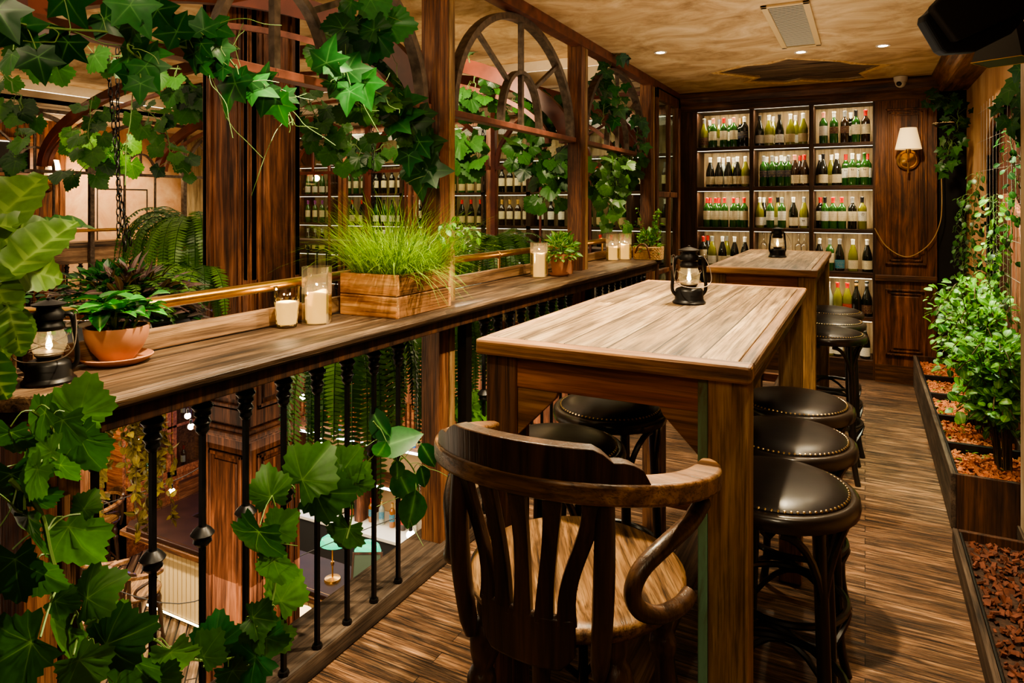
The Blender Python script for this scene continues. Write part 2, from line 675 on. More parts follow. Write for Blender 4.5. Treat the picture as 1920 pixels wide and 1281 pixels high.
G_big = leafmat('broad_leaf', rgb(12, 66, 34), rgb(92, 128, 40), rgb(130, 160, 84))
G_bush = leafmat('shrub_leaf', rgb(38, 96, 26), rgb(112, 170, 50), rgb(170, 206, 110), .35)
G_fern = leafmat('fern_leaf', rgb(28, 66, 22), rgb(92, 132, 40), rgb(120, 150, 60), .35)
G_grass = leafmat('grass_leaf', rgb(34, 78, 16), rgb(158, 194, 70), rgb(170, 200, 90), .3)
G_gloss = leafmat('glossy_leaf', rgb(14, 80, 24), rgb(62, 150, 50), rgb(150, 200, 110), .2, .25)
G_varieg = leafmat('variegated_leaf', rgb(40, 112, 34), rgb(120, 170, 70), rgb(236, 236, 190), .25)
G_purple = leafmat('purple_leaf', rgb(44, 30, 34), rgb(110, 82, 84), rgb(150, 140, 120), .25)
G_laven = leafmat('lavender_flower', rgb(60, 46, 96), rgb(112, 92, 160), rgb(120, 100, 170), .25)
G_yellow = leafmat('yellow_trailing_leaf', rgb(74, 66, 26), rgb(146, 128, 54), rgb(160, 144, 76), .35)
G_stem = plain('green_stem', rgb(92, 120, 60), .6)
G_stemb = plain('brown_stem', rgb(86, 70, 40), .7)
# ------------------------------------------------------------------ leaves and plants
def mirror(pts):
    return pts + [(-x, y, f) for x, y, f in reversed(pts) if abs(x) > 1e-6]


IVY = mirror([(0, .02, 0), (.16, -.12, 0), (.46, -.06, 1), (.40, .16, 0), (.62, .46, 1), (.27, .52, 0), (.2, .68, 0), (0, 1.0, 1)])
_g = []
for i in range(37):
    a = math.radians(-150 + 300 * i / 36)
    r = .64 + .07 * math.cos(5 * a) + (.05 if i % 2 else -.03) + .1 * math.cos(a)
    _g.append((r * math.sin(a), .36 + r * math.cos(a), 1 if i in (3, 10, 18, 26, 33) else 0))
GRAPE = [(0, .12, 0)] + _g
SHAPES = {'ivy': (IVY, (0, .2)), 'grape': (GRAPE, (0, .22))}
SPINE = {'ovate': [(.0, 0), (.2, .12), (.31, .32), (.29, .55), (.17, .8), (0, 1)],
         'oval': [(0, 0), (.26, .14), (.4, .42), (.36, .7), (.2, .92), (0, 1)],
         'lance': [(0, 0), (.09, .15), (.14, .4), (.11, .7), (0, 1)],
         'big': [(0, 0)] + [((.30 * math.sin(PI * (.06 + .94 * i / 16)) ** .75 * (1.12 - .35 * i / 16) + (.012 if i % 2 else -.008)), i / 16) for i in range(1, 16)] + [(0, 1)],
         'tiny': [(0, 0), (.3, .4), (0, 1)]}


def frame(d, n):
    d = V(d).normalized()
    n = V(n)
    n = n - d * d.dot(n)
    if n.length < 1e-4:
        n = V((0, 0, 1)) - d * d.z
        if n.length < 1e-3:
            n = V((1, 0, 0))
    n.normalize()
    return d.cross(n), d, n


def leaf(mb, kind, p, d, n, size, curl=.25, fold=.18, shade=None):
    x, d, n = frame(d, n)
    p = V(p)
    s = rnd.random() if shade is None else shade
    if kind in SHAPES:
        out, c = SHAPES[kind]
        k = len(out)

        def pt(ax, ay):
            rr = (ax * ax + (ay - c[1]) ** 2)
            z = -curl * rr + fold * (abs(ax) - .25) + rnd.uniform(-.02, .02)
            return p + (x * ax + d * ay + n * z) * size
        vs = [pt(*c)]
        co_ = [(s, 1, 0)]
        for ax, ay, f in out:
            vs.append(pt(c[0] + .5 * (ax - c[0]), c[1] + .5 * (ay - c[1])))
            co_.append((s, .93 if f else .2, 0))
        for ax, ay, f in out:
            vs.append(pt(ax, ay))
            co_.append((s, .85 if f else 0, 0))
        fs = []
        for i in range(k):
            j = (i + 1) % k
            fs.append((0, 1 + i, 1 + j))
            fs.append((1 + i, 1 + k + i, 1 + k + j, 1 + j))
        mb.add(vs, fs, co_)
    else:
        prof = SPINE[kind]
        vs, co_, fs = [], [], []
        tw = rnd.uniform(-.06, .06)
        for w, y in prof:
            z0 = -curl * y * y
            c0 = p + (d * y + n * z0 + x * tw * y) * size
            e = n * (fold * w) * size
            if kind == 'big':
                e = e + n * (rnd.uniform(-.035, .035) * size)
            up_ = d * (.12 * size if kind == 'big' else 0) * (w / .3)
            vs += [c0 - x * w * size + e + up_, c0, c0 + x * w * size + e + up_]
            ev = .86 if (kind == 'big' and len(vs) // 3 % 3 == 0) else 0
            co_ += [(s, ev, 0), (s, 1, 0), (s, ev, 0)]
        for i in range(len(prof) - 1):
            a = i * 3
            fs += [(a, a + 1, a + 4, a + 3), (a + 1, a + 2, a + 5, a + 4)]
        mb.add(vs, fs, co_)


def rv(s=1.0):
    return V((rnd.uniform(-s, s), rnd.uniform(-s, s), rnd.uniform(-s, s)))


def path_at(P, t):
    f = t * (len(P) - 1)
    i = min(int(f), len(P) - 2)
    return P[i].lerp(P[i + 1], f - i), (P[i + 1] - P[i]).normalized()


def vine(label, path, n, size, kind='ivy', mat=None, face=(.5, -.6, .55), spread=.06, stem=.003, name='ivy_garland', group=None, hang=.8, twigs=0, cat='vine', shades=(0, 1)):
    """a trailing stem with its leaves; face = the side most leaves turn to"""
    P = smoothpath(path, 6)
    for q in P[1:-1]:
        q += rv(stem * 3)
    t = thing(name, label, cat, P[0], group=group)
    inv = P[0].copy()
    P = [q - inv for q in P]
    st, fo = MB(), MB()
    st.tube(P, stem, 5)
    for i in range(n):
        q, tg = path_at(P, (i + rnd.random()) / n)
        off = rv(1)
        off = (off - tg * off.dot(tg)).normalized()
        off = (off + V(face) * .35).normalized() * rnd.uniform(.3, 1) * spread
        b = q + off
        s = size * rnd.uniform(.6, 1.15)
        st.tube([q, q.lerp(b, .55) + V((0, 0, .25 * spread)), b], stem * .45, 4)
        d = (off.normalized() * .6 + V((0, 0, -hang)) + rv(.55)).normalized()
        nn = V(face).normalized() + rv(.55)
        leaf(fo, kind, b, d, nn, s, curl=rnd.uniform(.1, .45), fold=rnd.uniform(.05, .3), shade=rnd.uniform(*shades))
    for i in range(twigs):
        q, tg = path_at(P, rnd.random())
        w = [q]
        dd = (rv(1) + V(face) * .6).normalized() * .03
        for k in range(5):
            dd = dd + rv(.018)
            w.append(w[-1] + dd)
        st.tube(smoothpath(w, 3), stem * .4, 4)
    st.build('stem', G_stem, t, smooth=True)
    fo.build('foliage', mat or G_ivy, t, smooth=True, ang=180)
    return t


def frond(mb, p, d, length, droop=1.0, w=.055, pairs=22, shade=None):
    """a fern frond: a drooping rib with paired leaflets"""
    d = V(d).normalized()
    side = d.cross(V((0, 0, 1)))
    if side.length < 1e-3:
        side = V((1, 0, 0))
    side.normalize()
    q = V(p)
    s0 = rnd.random() if shade is None else shade
    pts = [q.copy()]
    step = length / pairs
    for i in range(pairs):
        d = (d + V((0, 0, -droop * .09 * (.4 + i / pairs * 1.2)))).normalized()
        q = q + d * step
        pts.append(q.copy())
    for i in range(1, pairs):
        f = i / pairs
        hw = min(step * .44, .0085)
        ww = w * math.sin(PI * min(1, .12 + f * .88)) ** .6 * (1 - .25 * f)
        t = (pts[i + 1] - pts[i - 1]).normalized()
        nrm = side.cross(t).normalized()
        for sg in (-1, 1):
            a = pts[i]
            tip = a + side * sg * ww + t * ww * .25 - nrm * ww * rnd.uniform(.0, .35)
            b1 = a + t * hw
            b2 = a - t * hw
            mid = a.lerp(tip, .6)
            mb.add([b2, mid - t * hw * .8, tip, mid + t * hw * .8, b1], [(0, 1, 2, 3, 4)],
                   [(s0, .0, 0), (s0, 0, 0), (min(1, s0 + .2), 0, 0), (s0, 0, 0), (s0, 0, 0)])
    mb.tube(pts, .0022, 4, col=(.1, 0, 0))


def fern(name, label, base, n, length, droop, pot=None, up=.6, w=.055, azim=(0, 2 * PI), group=None, pairs=22, shades=(0, 1)):
    t = thing(name, label, 'plant', base, group=group)
    fo = MB()
    for i in range(n):
        a = azim[0] + (azim[1] - azim[0]) * (i + rnd.random()) / n
        d = V((math.cos(a), math.sin(a), rnd.uniform(up * .3, up * 1.6)))
        frond(fo, V((math.cos(a), math.sin(a), 0)) * .03, d, length * rnd.uniform(.6, 1.1), droop * rnd.uniform(.7, 1.3), w, pairs, shade=rnd.uniform(*shades))
    fo.build('fronds', G_fern, t)
    if pot:
        r, h = pot
        b = MB().lathe([(.02, -h), (r * .55, -h), (r * .85, -h * .6), (r, -.02), (r, 0), (r * .92, 0), (r * .85, -.02)], 20)
        b.build('bowl', M_terra, t, smooth=True)
        MB().lathe([(0.0001, -.015), (r * .9, -.015)], 16).build('soil', M_soil, t)
    return t


def clump(mb, n, rad, hgt, kind, size, base=V((0, 0, 0)), up=.5, curl=.3):
    """leaves filling a rounded clump"""
    for i in range(n):
        a = rnd.uniform(0, 2 * PI)
        e = rnd.uniform(-.1, 1) * PI / 2
        r = rnd.uniform(.55, 1)
        o = V((math.cos(a) * math.cos(e) * rad * r, math.sin(a) * math.cos(e) * rad * r, math.sin(e) * hgt * r))
        d = (V((o.x, o.y, o.z * .4)).normalized() + V((0, 0, up - .4)) + rv(.5))
        leaf(mb, kind, base + o, d, V((0, 0, 1)) + rv(.7), size * rnd.uniform(.6, 1.2), curl * rnd.uniform(.4, 1.4))
# ------------------------------------------------------------------ the gallery we stand on
FX = -1.64      # plane of the balustrade screen
CZ = 2.65
fl = MB().box(-1.80, 1.6, -2.2, 6.95, -.12, 0)
struct('floor', fl, M_floor)
struct('trim_1', MB().box(-1.80, -1.60, .72, 6.80, 0, .075), M_planter, bevel=.008)
struct('trim_2', MB().box(-1.86, -1.80, -.5, 6.95, -.42, .02), M_panelY)
# ceiling with a ragged hole that shows the old laths
hole = [oz(px, py, CZ) for px, py in [(1345, 137), (1372, 131), (1400, 124), (1440, 121), (1478, 111), (1530, 114), (1575, 116), (1600, 121), (1625, 122), (1655, 122), (1632, 131), (1612, 138), (1622, 146), (1590, 150), (1540, 152), (1500, 150), (1470, 155), (1405, 153), (1425, 146), (1385, 141)]]


def ceiling_with_hole():
    import bmesh
    bm = bmesh.new()
    outer = [bm.verts.new((x, y, CZ)) for x, y in ((-1.70, -2.2), (1.6, -2.2), (1.6, 6.95), (-1.70, 6.95))]
    inner = [bm.verts.new((p.x, p.y, CZ)) for p in hole]
    ed = [bm.edges.new((outer[i], outer[(i + 1) % 4])) for i in range(4)]
    ei = [bm.edges.new((inner[i], inner[(i + 1) % len(inner)])) for i in range(len(inner))]
    bmesh.ops.triangle_fill(bm, edges=ed + ei, use_beauty=True, use_dissolve=False)
    up = [bm.verts.new((p.x, p.y, CZ + .025)) for p in hole]
    for i in range(len(inner)):
        j = (i + 1) % len(inner)
        bm.faces.new((inner[i], inner[j], up[j], up[i]))
    me = bpy.data.meshes.new('ceiling')
    bm.to_mesh(me)
    bm.free()
    me.materials.append(M_ceil)
    o = bpy.data.objects.new('ceiling', me)
    COL.objects.link(o)
    o['kind'] = 'structure'


ceiling_with_hole()
lip = MB()
_c = sum(hole, V((0, 0, 0))) / len(hole)
_n = len(hole)
_vs = []
for p in hole:
    o_ = (p - _c)
    o_.z = 0
    o_.normalize()
    w_ = rnd.uniform(.015, .06)
    _vs += [p - o_ * .012 + V((0, 0, .002)), p + o_ * w_ + V((0, 0, -.006)), p + o_ * (w_ + .02) + V((0, 0, -.0005))]
lip.add(_vs, [f for i in range(_n) for f in ((3 * i, 3 * i + 1, 3 * ((i + 1) % _n) + 1, 3 * ((i + 1) % _n)), (3 * i + 1, 3 * i + 2, 3 * ((i + 1) % _n) + 2, 3 * ((i + 1) % _n) + 1))])
struct('trim_12', lip, plaster('torn_plaster', rgb(150, 110, 62), rgb(196, 154, 98), rgb(224, 186, 128), 14))
lath = MB()
for i in range(9):
    y0 = 5.4 + i * .155
    lath.box(-1.4, .4, y0, y0 + .14, CZ + .012 + .004 * (i % 3), CZ + .05)
struct('trim_3', lath, wood('lath_wood', [rgb(60, 44, 30), rgb(122, 94, 66), rgb(158, 126, 92)], 'X', .7, dark=.6, patch=.5))
struct('trim_4', MB().box(-1.72, -1.70, -2.2, 6.95, CZ, 3.0), M_ceilw)

# ------------------------------------------------------------------ screen posts
posty = [.82, 2.47, 4.13, 5.76]
plab = ['dark newel post at near end of balustrade, under ledge corner', 'thick rustic wooden post rising from ledge beside grass-filled crate',
        'wooden post on ledge behind terracotta pots', 'farthest wooden post of screen, beside glazed partition']
for i, y in enumerate(posty):
    t = thing('wooden_post', plab[i], 'post', (FX, y, 0), group='posts of the balcony screen')
    z1 = 1.05 if i == 0 else 2.62
    m = MB().box(-.085, -.004, 0, .012, .0, z1)
    MB().box(-.1, 0, .012, .085, 0, z1).build('front_timber', M_post, t, bevel=.006)
    MB().box(-.105, .0, .092, .137, 0, z1).build('side_timber', M_tleg if i else M_tlegd, t, bevel=.006)
struct('trim_5', MB().box(FX - .07, FX + .01, .5, 6.8, 2.585, CZ), M_redsteel)

# ------------------------------------------------------------------ ledge (bar shelf on the balustrade)
LZ = 1.12
t = thing('ledge_counter', 'long dark weathered wooden ledge running along the balustrade', 'counter', (-1.52, .94, LZ))


def lg(y):
    return -1.52 + .07 * max(0, (y - 2.6)) / 2.7


top = MB()
prof = [(0, -.04), (.012, -.03), (.016, -.016), (.01, -.004), (0, 0)]
ys = [.94, 2.44, 5.36]
vs, fs = [], []
P = []
for y in ys:
    x = lg(y) + 1.52
    P.append([(x + a, y - .94, b) for a, b in prof] + [(-.36, y - .94, 0), (-.36, y - .94, -.04)])
for row in P:
    vs += row
k = 7
for i in range(len(P) - 1):
    for j in range(k):
        j2 = (j + 1) % k
        fs.append((i * k + j, i * k + j2, (i + 1) * k + j2, (i + 1) * k + j))
fs.append(tuple(range(k)))
fs.append(tuple((len(P) - 1) * k + j for j in range(k - 1, -1, -1)))
top.add(vs, fs)
top.build('ledge_top', M_ledge, t)
# short return that turns the corner
dr = V((-.8876, -.4605, 0))
nr = V((-.4605, .8876, 0))
q0, q1 = V((0, 0, 0)), dr * .85
m = MB()
for z0, z1 in ((-.04, 0),):
    m.add([q0 + V((.012, 0, z0)), q1 + V((0, 0, z0)), q1 + nr * .42 + V((0, 0, z0)), V((-.36, .18, z0)), q0 + V((.012, 0, z1 - .001)), q1 + V((0, 0, z1 - .001)), q1 + nr * .42 + V((0, 0, z1 - .001)), V((-.36, .18, z1 - .001))],
          [(0, 3, 2, 1), (4, 5, 6, 7), (0, 1, 5, 4), (1, 2, 6, 5), (2, 3, 7, 6), (3, 0, 4, 7)])
m.build('ledge_return', M_ledge, t, bevel=.006)
m = MB()
m.bar((-.035, .0, -.065), (-.035, 1.55, -.065), .03, .05)
m.bar((-.035, 1.55, -.065), (.04, 4.4, -.065), .03, .05)
m.bar(V((-.035, .02, -.065)) + dr * .02, V((-.02, 0, -.065)) + dr * .85, .03, .05)
m.build('apron', M_case, t, bevel=.004)
m = MB()
m.box(-.355, -.33, .02, 1.52, .004, .065)
m.box(-.355, -.33, 1.66, 2.78, .004, .065)
m.box(-.35, -.325, 2.8, 4.4, .004, .062)
m.build('back_board', M_ledgeY, t, bevel=.004)
m = MB()
m.bar(V((-.33, .1, .035)), V((-.33, .1, .035)) + dr * .7, .02, .06)
m.build('corner_board', M_ledgeY, t, bevel=.004)

# brass rail over the ledge
t = thing('brass_rail', 'brass tube handrail mounted behind the ledge back board', 'handrail', (-1.895, 1.0, LZ))
MB().tube([(.02, .1, .135), (.0, 1.5, .145), (.03, 4.3, .14)], .019, 14).build('rail_tube', M_brass, t, smooth=True)
MB().tube([V((.02, .1, .135)), V((.02, .1, .135)) + dr * .75], .019, 14).build('corner_tube', M_brass, t, smooth=True)
for y in (.14, 1.42, 2.46, 3.6, 4.2):
    MB().tube([(.015, y, 0.0), (.015, y, .14)], .008, 10).lathe([(.017, -.016), (.0225, -.012), (.0225, .012), (.017, .016)], 14, Matrix.Translation((.012, y, .142)) @ Matrix.Rotation(PI / 2, 4, 'X')).build('bracket', M_brass, t, smooth=True)

# ------------------------------------------------------------------ balustrade bays
def baluster_mb(h):
    b = MB()
    b.box(-.0068, .0068, -.0068, .0068, 0, h - .0)

    def knob(z, s):
        b.lathe([(.012 * s, z - .034), (.022 * s, z - .022), (.02 * s, z - .012), (.028 * s, z), (.02 * s, z + .012), (.012 * s, z + .02)], 12)
    knob(.57, 1.15)
    knob(h - .035, 1.05)
    knob(h - .078, .85)
    b.lathe([(.021, h - .012), (.023, h)], 12)
    b.lathe([(.018, 0), (.016, .012)], 8)
    return b


BZ = .075
bays = [(.976, 9, .1475), (2.83, 9, .132), (4.42, 9, .132)]
blab = ['black iron balustrade under the near ledge, below lantern and tumbler', 'black iron balustrade bay between the crate post and pots post', 'farthest black iron balustrade bay, behind the long table']
for (y0, n, dy), lb in zip(bays, blab):
    t = thing('iron_balustrade', lb, 'railing', (-1.62, y0, BZ), group='balustrade bays')
    h = 1.03 - BZ
    pm = None
    for k in range(n):
        if pm is None:
            o = baluster_mb(h).build('baluster', M_iron, t, smooth=True, ang=30)
            pm = o
        else:
            o = pm.copy()
            COL.objects.link(o)
            o.parent = t
        o.location = (0, k * dy, 0)
    MB().box(-.018, .018, -.09, (n - 1) * dy + .1, h - .002, h + .012).build('top_bar', M_iron, t)
    if y0 > 2:
        MB().box(-.022, .022, -.2, -.15, 0, h).build('flat_stanchion', M_iron, t)

# ------------------------------------------------------------------ arched steel frames in the screen
def arch_frame(y0, y1, label, z0=1.985, X=-.05):
    t = thing('arched_steel_frame', label, 'frame', (FX + X, y0, z0), group='arched frames of the near screen')
    L_ = y1 - y0
    MB().box(-.028, .028, 0, L_, -.03, .0).build('bottom_rail', M_redsteel, t, bevel=.003)
    c = L_ / 2
    a, b = L_ / 2 - .035, .585
    arc = [(0, c - a * math.cos(PI * i / 32), b * math.sin(PI * i / 32)) for i in range(33)]
    MB().sweep(arc, (1, 0, 0), .05, .034).build('outer_arch', M_steel, t, smooth=True, ang=50)
    r2 = .235
    arc = [(0, c - r2 * math.cos(PI * i / 20), r2 * 1.25 * math.sin(PI * i / 20)) for i in range(21)]
    MB().sweep(arc, (1, 0, 0), .04, .022).build('inner_arch', M_steel, t, smooth=True, ang=50)
    MB().bar((0, c, 0), (0, c, b), .026, .026).build('spoke', M_steel, t)
    for s in (-1, 1):
        th = math.radians(50)
        MB().bar((0, c + s * r2 * math.cos(th), r2 * 1.25 * math.sin(th)), (0, c + s * a * math.cos(math.radians(46)), b * math.sin(math.radians(46))), .022, .022, (1, 0, 0)).build('spoke', M_steel, t)
    return t


near_arch = arch_frame(.74, 2.45, 'steel arch frame nearest camera, above lantern, wrapped in ivy')
arch_frame(2.62, 4.11, 'steel arch frame between the two nearer wooden posts, little foliage')
arch_frame(4.28, 5.74, 'farthest steel arch frame on the gallery side, by glazed partition')

_p = ox(518, 128, FX - .0205) - near_arch.location
text_mesh('113', .016, 'stamped_number', M_black, near_arch, Matrix.Translation((.0288, _p.y, -.019)) @ Matrix.Rotation(PI / 2, 4, 'Z') @ Matrix.Rotation(PI / 2, 4, 'X'))
MB().box(.028, .0287, _p.y - .0006, _p.y + .0006, -.0115, -.001).build('tick_mark', M_black, near_arch)

# ------------------------------------------------------------------ back wall: wine shelves
BY = 6.8


def bz(py, px=1638):
    return oy(px, py, BY).z


def bx(px, py=400):
    return oy(px, py, BY).x


colx = [(bx(1307), bx(1405)), (bx(1413), bx(1517)), (bx(1525.5), bx(1637))]
rows = [(bz(265), bz(190)), (bz(347), bz(272)), (bz(431), bz(356)), (bz(512), bz(438)), (bz(596), bz(523)), (bz(677), bz(604))]
shelf = thing('wine_shelving', 'tall built-in dark wooden wine shelving with lit compartments', 'shelves', (0, BY, 0))
xl, xr = bx(1272), bx(1641)
D = .34
m = MB()
m.box(colx[2][1], xr, 0, D, 0, 2.6).build('side_panel', M_case, shelf)
MB().box(xl, colx[0][0], 0, D, 0, 2.6).build('side_panel', M_case, shelf)
for a, b in ((colx[0][1], colx[1][0]), (colx[1][1], colx[2][0])):
    MB().box(a, b, 0, D, .1, 2.5).build('divider', M_case, shelf, bevel=.003)
MB().box(xl, xr, D, D + .02, 0, 2.6).build('back_panel', M_caseback, shelf)
MB().box(xl, xr, 0, D, rows[0][1], 2.6).build('top_board', M_caseX, shelf)
for k in range(6):
    z1 = rows[k][0]
    z0 = rows[k + 1][1] if k < 5 else 0
    for a, b in colx:
        MB().box(a, b, 0, D, z0, z1).build('shelf' if k < 5 else 'plinth', M_caseX, shelf, bevel=.002)
for k in range(6):
    for j, (a, b) in enumerate(colx):
        if k > 3 and j < 2:
            continue
        z = rows[k][1]
        if k > 3:
            MB().box(a + .01, b - .01, .012, .024, z - .007, z - .001).build('led_strip', emis('dim_led', (1, .8, .5, 1), 4), shelf)
        else:
            MB().box(a + .004, b - .004, .006, .014, z - .0035, z - .0005).build('led_strip', M_led, shelf)
        light('AREA', ((a + b) / 2, BY + .03, z - .012), 3.2 if k < 3 else 1.6, (1, .83, .54), (b - a - .02, .02), ((a + b) / 2, BY + .16, z - .4))

# cornice and right-hand panel of the back wall
m = MB()
cp = [(0, 0), (-.05, 0), (-.058, -.02), (-.03, -.05), (-.02, -.1), (0, -.115)]
vs = [(x, BY + a, CZ + b) for x in (xl, .56) for a, b in cp]
n = len(cp)
m.add(vs, [(i, i + 1, n + i + 1, n + i) for i in range(n - 1)] + [tuple(range(n)), tuple(range(2 * n - 1, n - 1, -1))])
m.box(xl, .56, BY - .002, BY + .05, 2.46, CZ)
struct('trim_6', m, M_panelX)
struct('wall_back', MB().box(-1.72, .9, BY + .38, BY + .5, -.1, 2.95), M_case)
PX0, PX1 = xr, bx(1757)
pn = thing('wall_panelling', 'dark brown two-tier wood panel with sconce, right of wine shelves', 'panelling', (0, BY, 0))
MB().box(PX0, PX1, .0, .06, 0, 2.5).build('backing', M_panel, pn)
MB().box(PX0, PX1, -.03, 0, 0, .12).box(PX0, PX1, -.022, 0, .12, .15).build('plinth', M_panelX, pn)
zm0, zm1 = bz(528, 1700), bz(517, 1700)
MB().box(PX0, PX1, -.028, 0, zm0, zm1).build('rail', M_panelX, pn, bevel=.004)


def raised(z0, z1):
    x0, x1 = bx(1660), bx(1738)
    m = MB()
    for w, h, dpt in ((0, .0, .022), (.03, 0, .01)):
        a0, a1, b0, b1 = x0 + w, x1 - w, z0 + w, z1 - w
        t_ = .016
        m.box(a0, a0 + t_, -dpt, 0, b0, b1).box(a1 - t_, a1, -dpt, 0, b0, b1).box(a0, a1, -dpt, 0, b0, b0 + t_).box(a0, a1, -dpt, 0, b1 - t_, b1)
    m.build('moulding', M_panel, pn, bevel=.004)
    MB().box(x0 + .06, x1 - .06, -.012, 0, z0 + .06, z1 - .06).build('field', M_panel, pn, bevel=.008)


raised(bz(497, 1700), bz(203, 1700))
raised(bz(668, 1700), bz(543, 1700))

# glazed partition at the far end of the screen
t = thing('window_1', 'dark framed glazed partition left of the wine shelves', 'window', (FX - .02, 0, 0))
del t['category'], t['label']
t['kind'] = 'structure'
m = MB()
y0, y1 = 5.92, 6.8
m.box(-.03, .03, y0, y0 + .07, 0, 2.6).box(-.03, .03, y1 - .1, y1, 0, 2.6).box(-.03, .03, y0, y1, 2.5, 2.6).box(-.02, .02, y0, y1, 1.62, 1.67).box(-.03, .03, y0, y1, 0, .12)
m.box(-.02, .02, 6.4, 6.44, 0, 2.5).box(-.02, .02, y0, y1, .92, .96)
m.build('window_frame', M_post, t, bevel=.004)
MB().box(-.004, .004, y0 + .05, y1 - .08, .1, 2.52).build('pane', M_pane, t)

# ------------------------------------------------------------------ right wall bay
RX = .76
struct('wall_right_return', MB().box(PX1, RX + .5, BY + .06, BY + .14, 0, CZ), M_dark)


def arched_wall():
    """plaster wall with a tall pointed-arch opening"""
    y0, y1, z1 = 3.84, 6.88, CZ
    ops = [(4.26, 5.82, 1.9, 2.2), (5.98, 6.8, 0, 0)]
    a0, a1, zs, zt = ops[0]
    c = (a0 + a1) / 2
    arc = [(c - (a1 - a0) / 2 * math.cos(PI * i / 24), zs + (zt - zs) * math.sin(PI * i / 24) ** .8) for i in range(25)]
    m = MB()
    th = .03

    def strip(pts_a, pts_b):
        n_ = len(pts_a)
        vs = [(RX, y, z) for y, z in pts_a] + [(RX, y, z) for y, z in pts_b]
        m.add(vs, [(i, i + 1, n_ + i + 1, n_ + i) for i in range(n_ - 1)])
    strip(arc, [(y, z1) for y, z in arc])
    m.box(RX, RX + th, y0, a0, 0, z1)
    m.box(RX, RX + th, a1, y1, 0, z1)
    # reveal
    n_ = len(arc)
    full = [(a0, 0)] + arc + [(a1, 0)]
    vs = [(RX, y, z) for y, z in full] + [(RX + th, y, z) for y, z in full]
    k = len(full)
    m.add(vs, [(i, i + 1, k + i + 1, k + i) for i in range(k - 1)])
    struct('wall_right', m, M_wallr)


arched_wall()
struct('wall_right_niche', MB().box(RX + .07, RX + .15, 3.84, 6.9, 0, CZ), wood('niche_wood', [rgb(40, 20, 14), rgb(88, 48, 34), rgb(126, 76, 56)], 'Z', .5, plank=(3, .13), rows='Y', dark=.4, patch=.4))
struct('wall_right_near', MB().box(1.25, 1.35, -2.2, 3.7, 0, CZ), M_wallr)
struct('wall_rear', MB().box(-1.8, 1.35, -2.3, -2.2, 0, CZ), M_panel)
# weathered post where the planting bay starts
t = thing('weathered_post', 'pale weathered wall post at right edge beside the planting bay', 'post', (.63, 3.70, 0))
MB().box(0, .16, 0, .13, 0, CZ - .02).build('shaft', plaster('weathered_paint', rgb(120, 100, 80), rgb(168, 148, 124), rgb(190, 172, 150), 3, (1, 1, .2)), t, bevel=.006)
MB().box(-.012, .17, -.012, .14, 0, .08).build('foot', M_planter, t, bevel=.005)
# sloping crown moulding along the right side
m = MB()
cp = [(.0, 0), (.0, -.02), (.02, -.03), (.055, -.10), (.06, -.13), (.075, -.14), (.12, -.14), (.30, -.14), (.30, 0)]
n = len(cp)
vs = [(.50 + a, y, CZ + b) for y in (1.9, BY) for a, b in cp]
m.add(vs, [(i, i + 1, n + i + 1, n + i) for i in range(n - 1)] + [tuple(range(n)), tuple(range(2 * n - 1, n - 1, -1))])
struct('trim_7', m, M_panelY)

# trellis wires in front of the niche
t = thing('wire_trellis', 'thin steel wire trellis strung across the arched niche', 'trellis', (RX - .03, 0, 0))
m = MB()
for k in range(13):
    y = 4.3 + k * .125
    m.tube([(0, y, .3), (0, y + .01, 2.25)], .001, 4)
for k in range(9):
    z = .5 + k * .21
    m.tube([(0, 4.1, z), (0, 5.95, z + .03)], .001, 4)
m.build('wires', plain('trellis_wire', rgb(190, 186, 180), .4, .6), t)
# pale curtain-like slab of wood inside the niche
t = thing('arched_chair_back', 'reddish wooden arched piece inside the wall niche', 'ornament', (RX + .032, 5.1, 0))
m = MB()
poly = [(-.32, 0), (-.32, 1.25), (-.2, 1.5), (.08, 1.62), (.3, 1.62), (.3, 1.5), (.1, 1.42), (-.02, 1.2), (-.04, 0)]
m.prism(poly, Matrix(((0, 0, 1, 0), (1, 0, 0, 0), (0, 1, 0, 0), (0, 0, 0, 1))), .03)
m.build('curved_board', wood('red_board', [rgb(110, 58, 38), rgb(170, 104, 76), rgb(200, 140, 108)], 'Z', .45), t, bevel=.004)

# ------------------------------------------------------------------ ceiling fittings
t = thing('air_vent', 'slatted metal air vent set in the plaster ceiling', 'vent', (-.39, 4.53, CZ))
m = MB()
for a in ((-.125, .125, -.56, -.53), (-.125, .125, .53, .56), (-.125, -.09, -.56, .56), (.09, .125, -.56, .56)):
    m.box(a[0], a[1], a[2], a[3], -.014, 0)
m.build('frame', plain('vent_frame_paint', rgb(200, 168, 116), .5), t, bevel=.003)
m = MB()
for k in range(31):
    y = -.52 + k * .0338
    m.add([(-.09, y + .006, -.0105), (.09, y + .006, -.0105), (.09, y, -.0055), (-.09, y, -.0055)], [(0, 1, 2, 3)])
m.build('slats', plain('vent_slats', rgb(170, 158, 132), .5), t)
MB().box(-.09, .09, -.53, .53, -.0025, -.001).build('void', M_dark, t)
for k, (x, y, lb) in enumerate(((-1.31, 4.85, 'leftmost round ceiling downlight, over the ledge side'), (-.41, 5.3, 'bright round ceiling downlight at far end of air vent'), (.11, 5.35, 'small tilted ceiling downlight right of the air vent'))):
    t = thing('downlight', lb, 'ceiling light', (x, y, CZ), group='ceiling downlights')
    MB().lathe([(.03, 0), (.03, -.004), (.044, -.006), (.047, 0)], 20).build('bezel', M_white, t, smooth=True)
    MB().lathe([(.0001, -.0035), (.03, -.0035)], 20).build('lens', M_spot, t)
t = thing('security_camera', 'white dome security camera on the cornice above the sconce', 'camera', (.27, 6.70, CZ - .005))
MB().lathe([(.0001, 0), (.055, 0), (.052, -.03), (.046, -.045)], 20).build('housing', M_white, t, smooth=True)
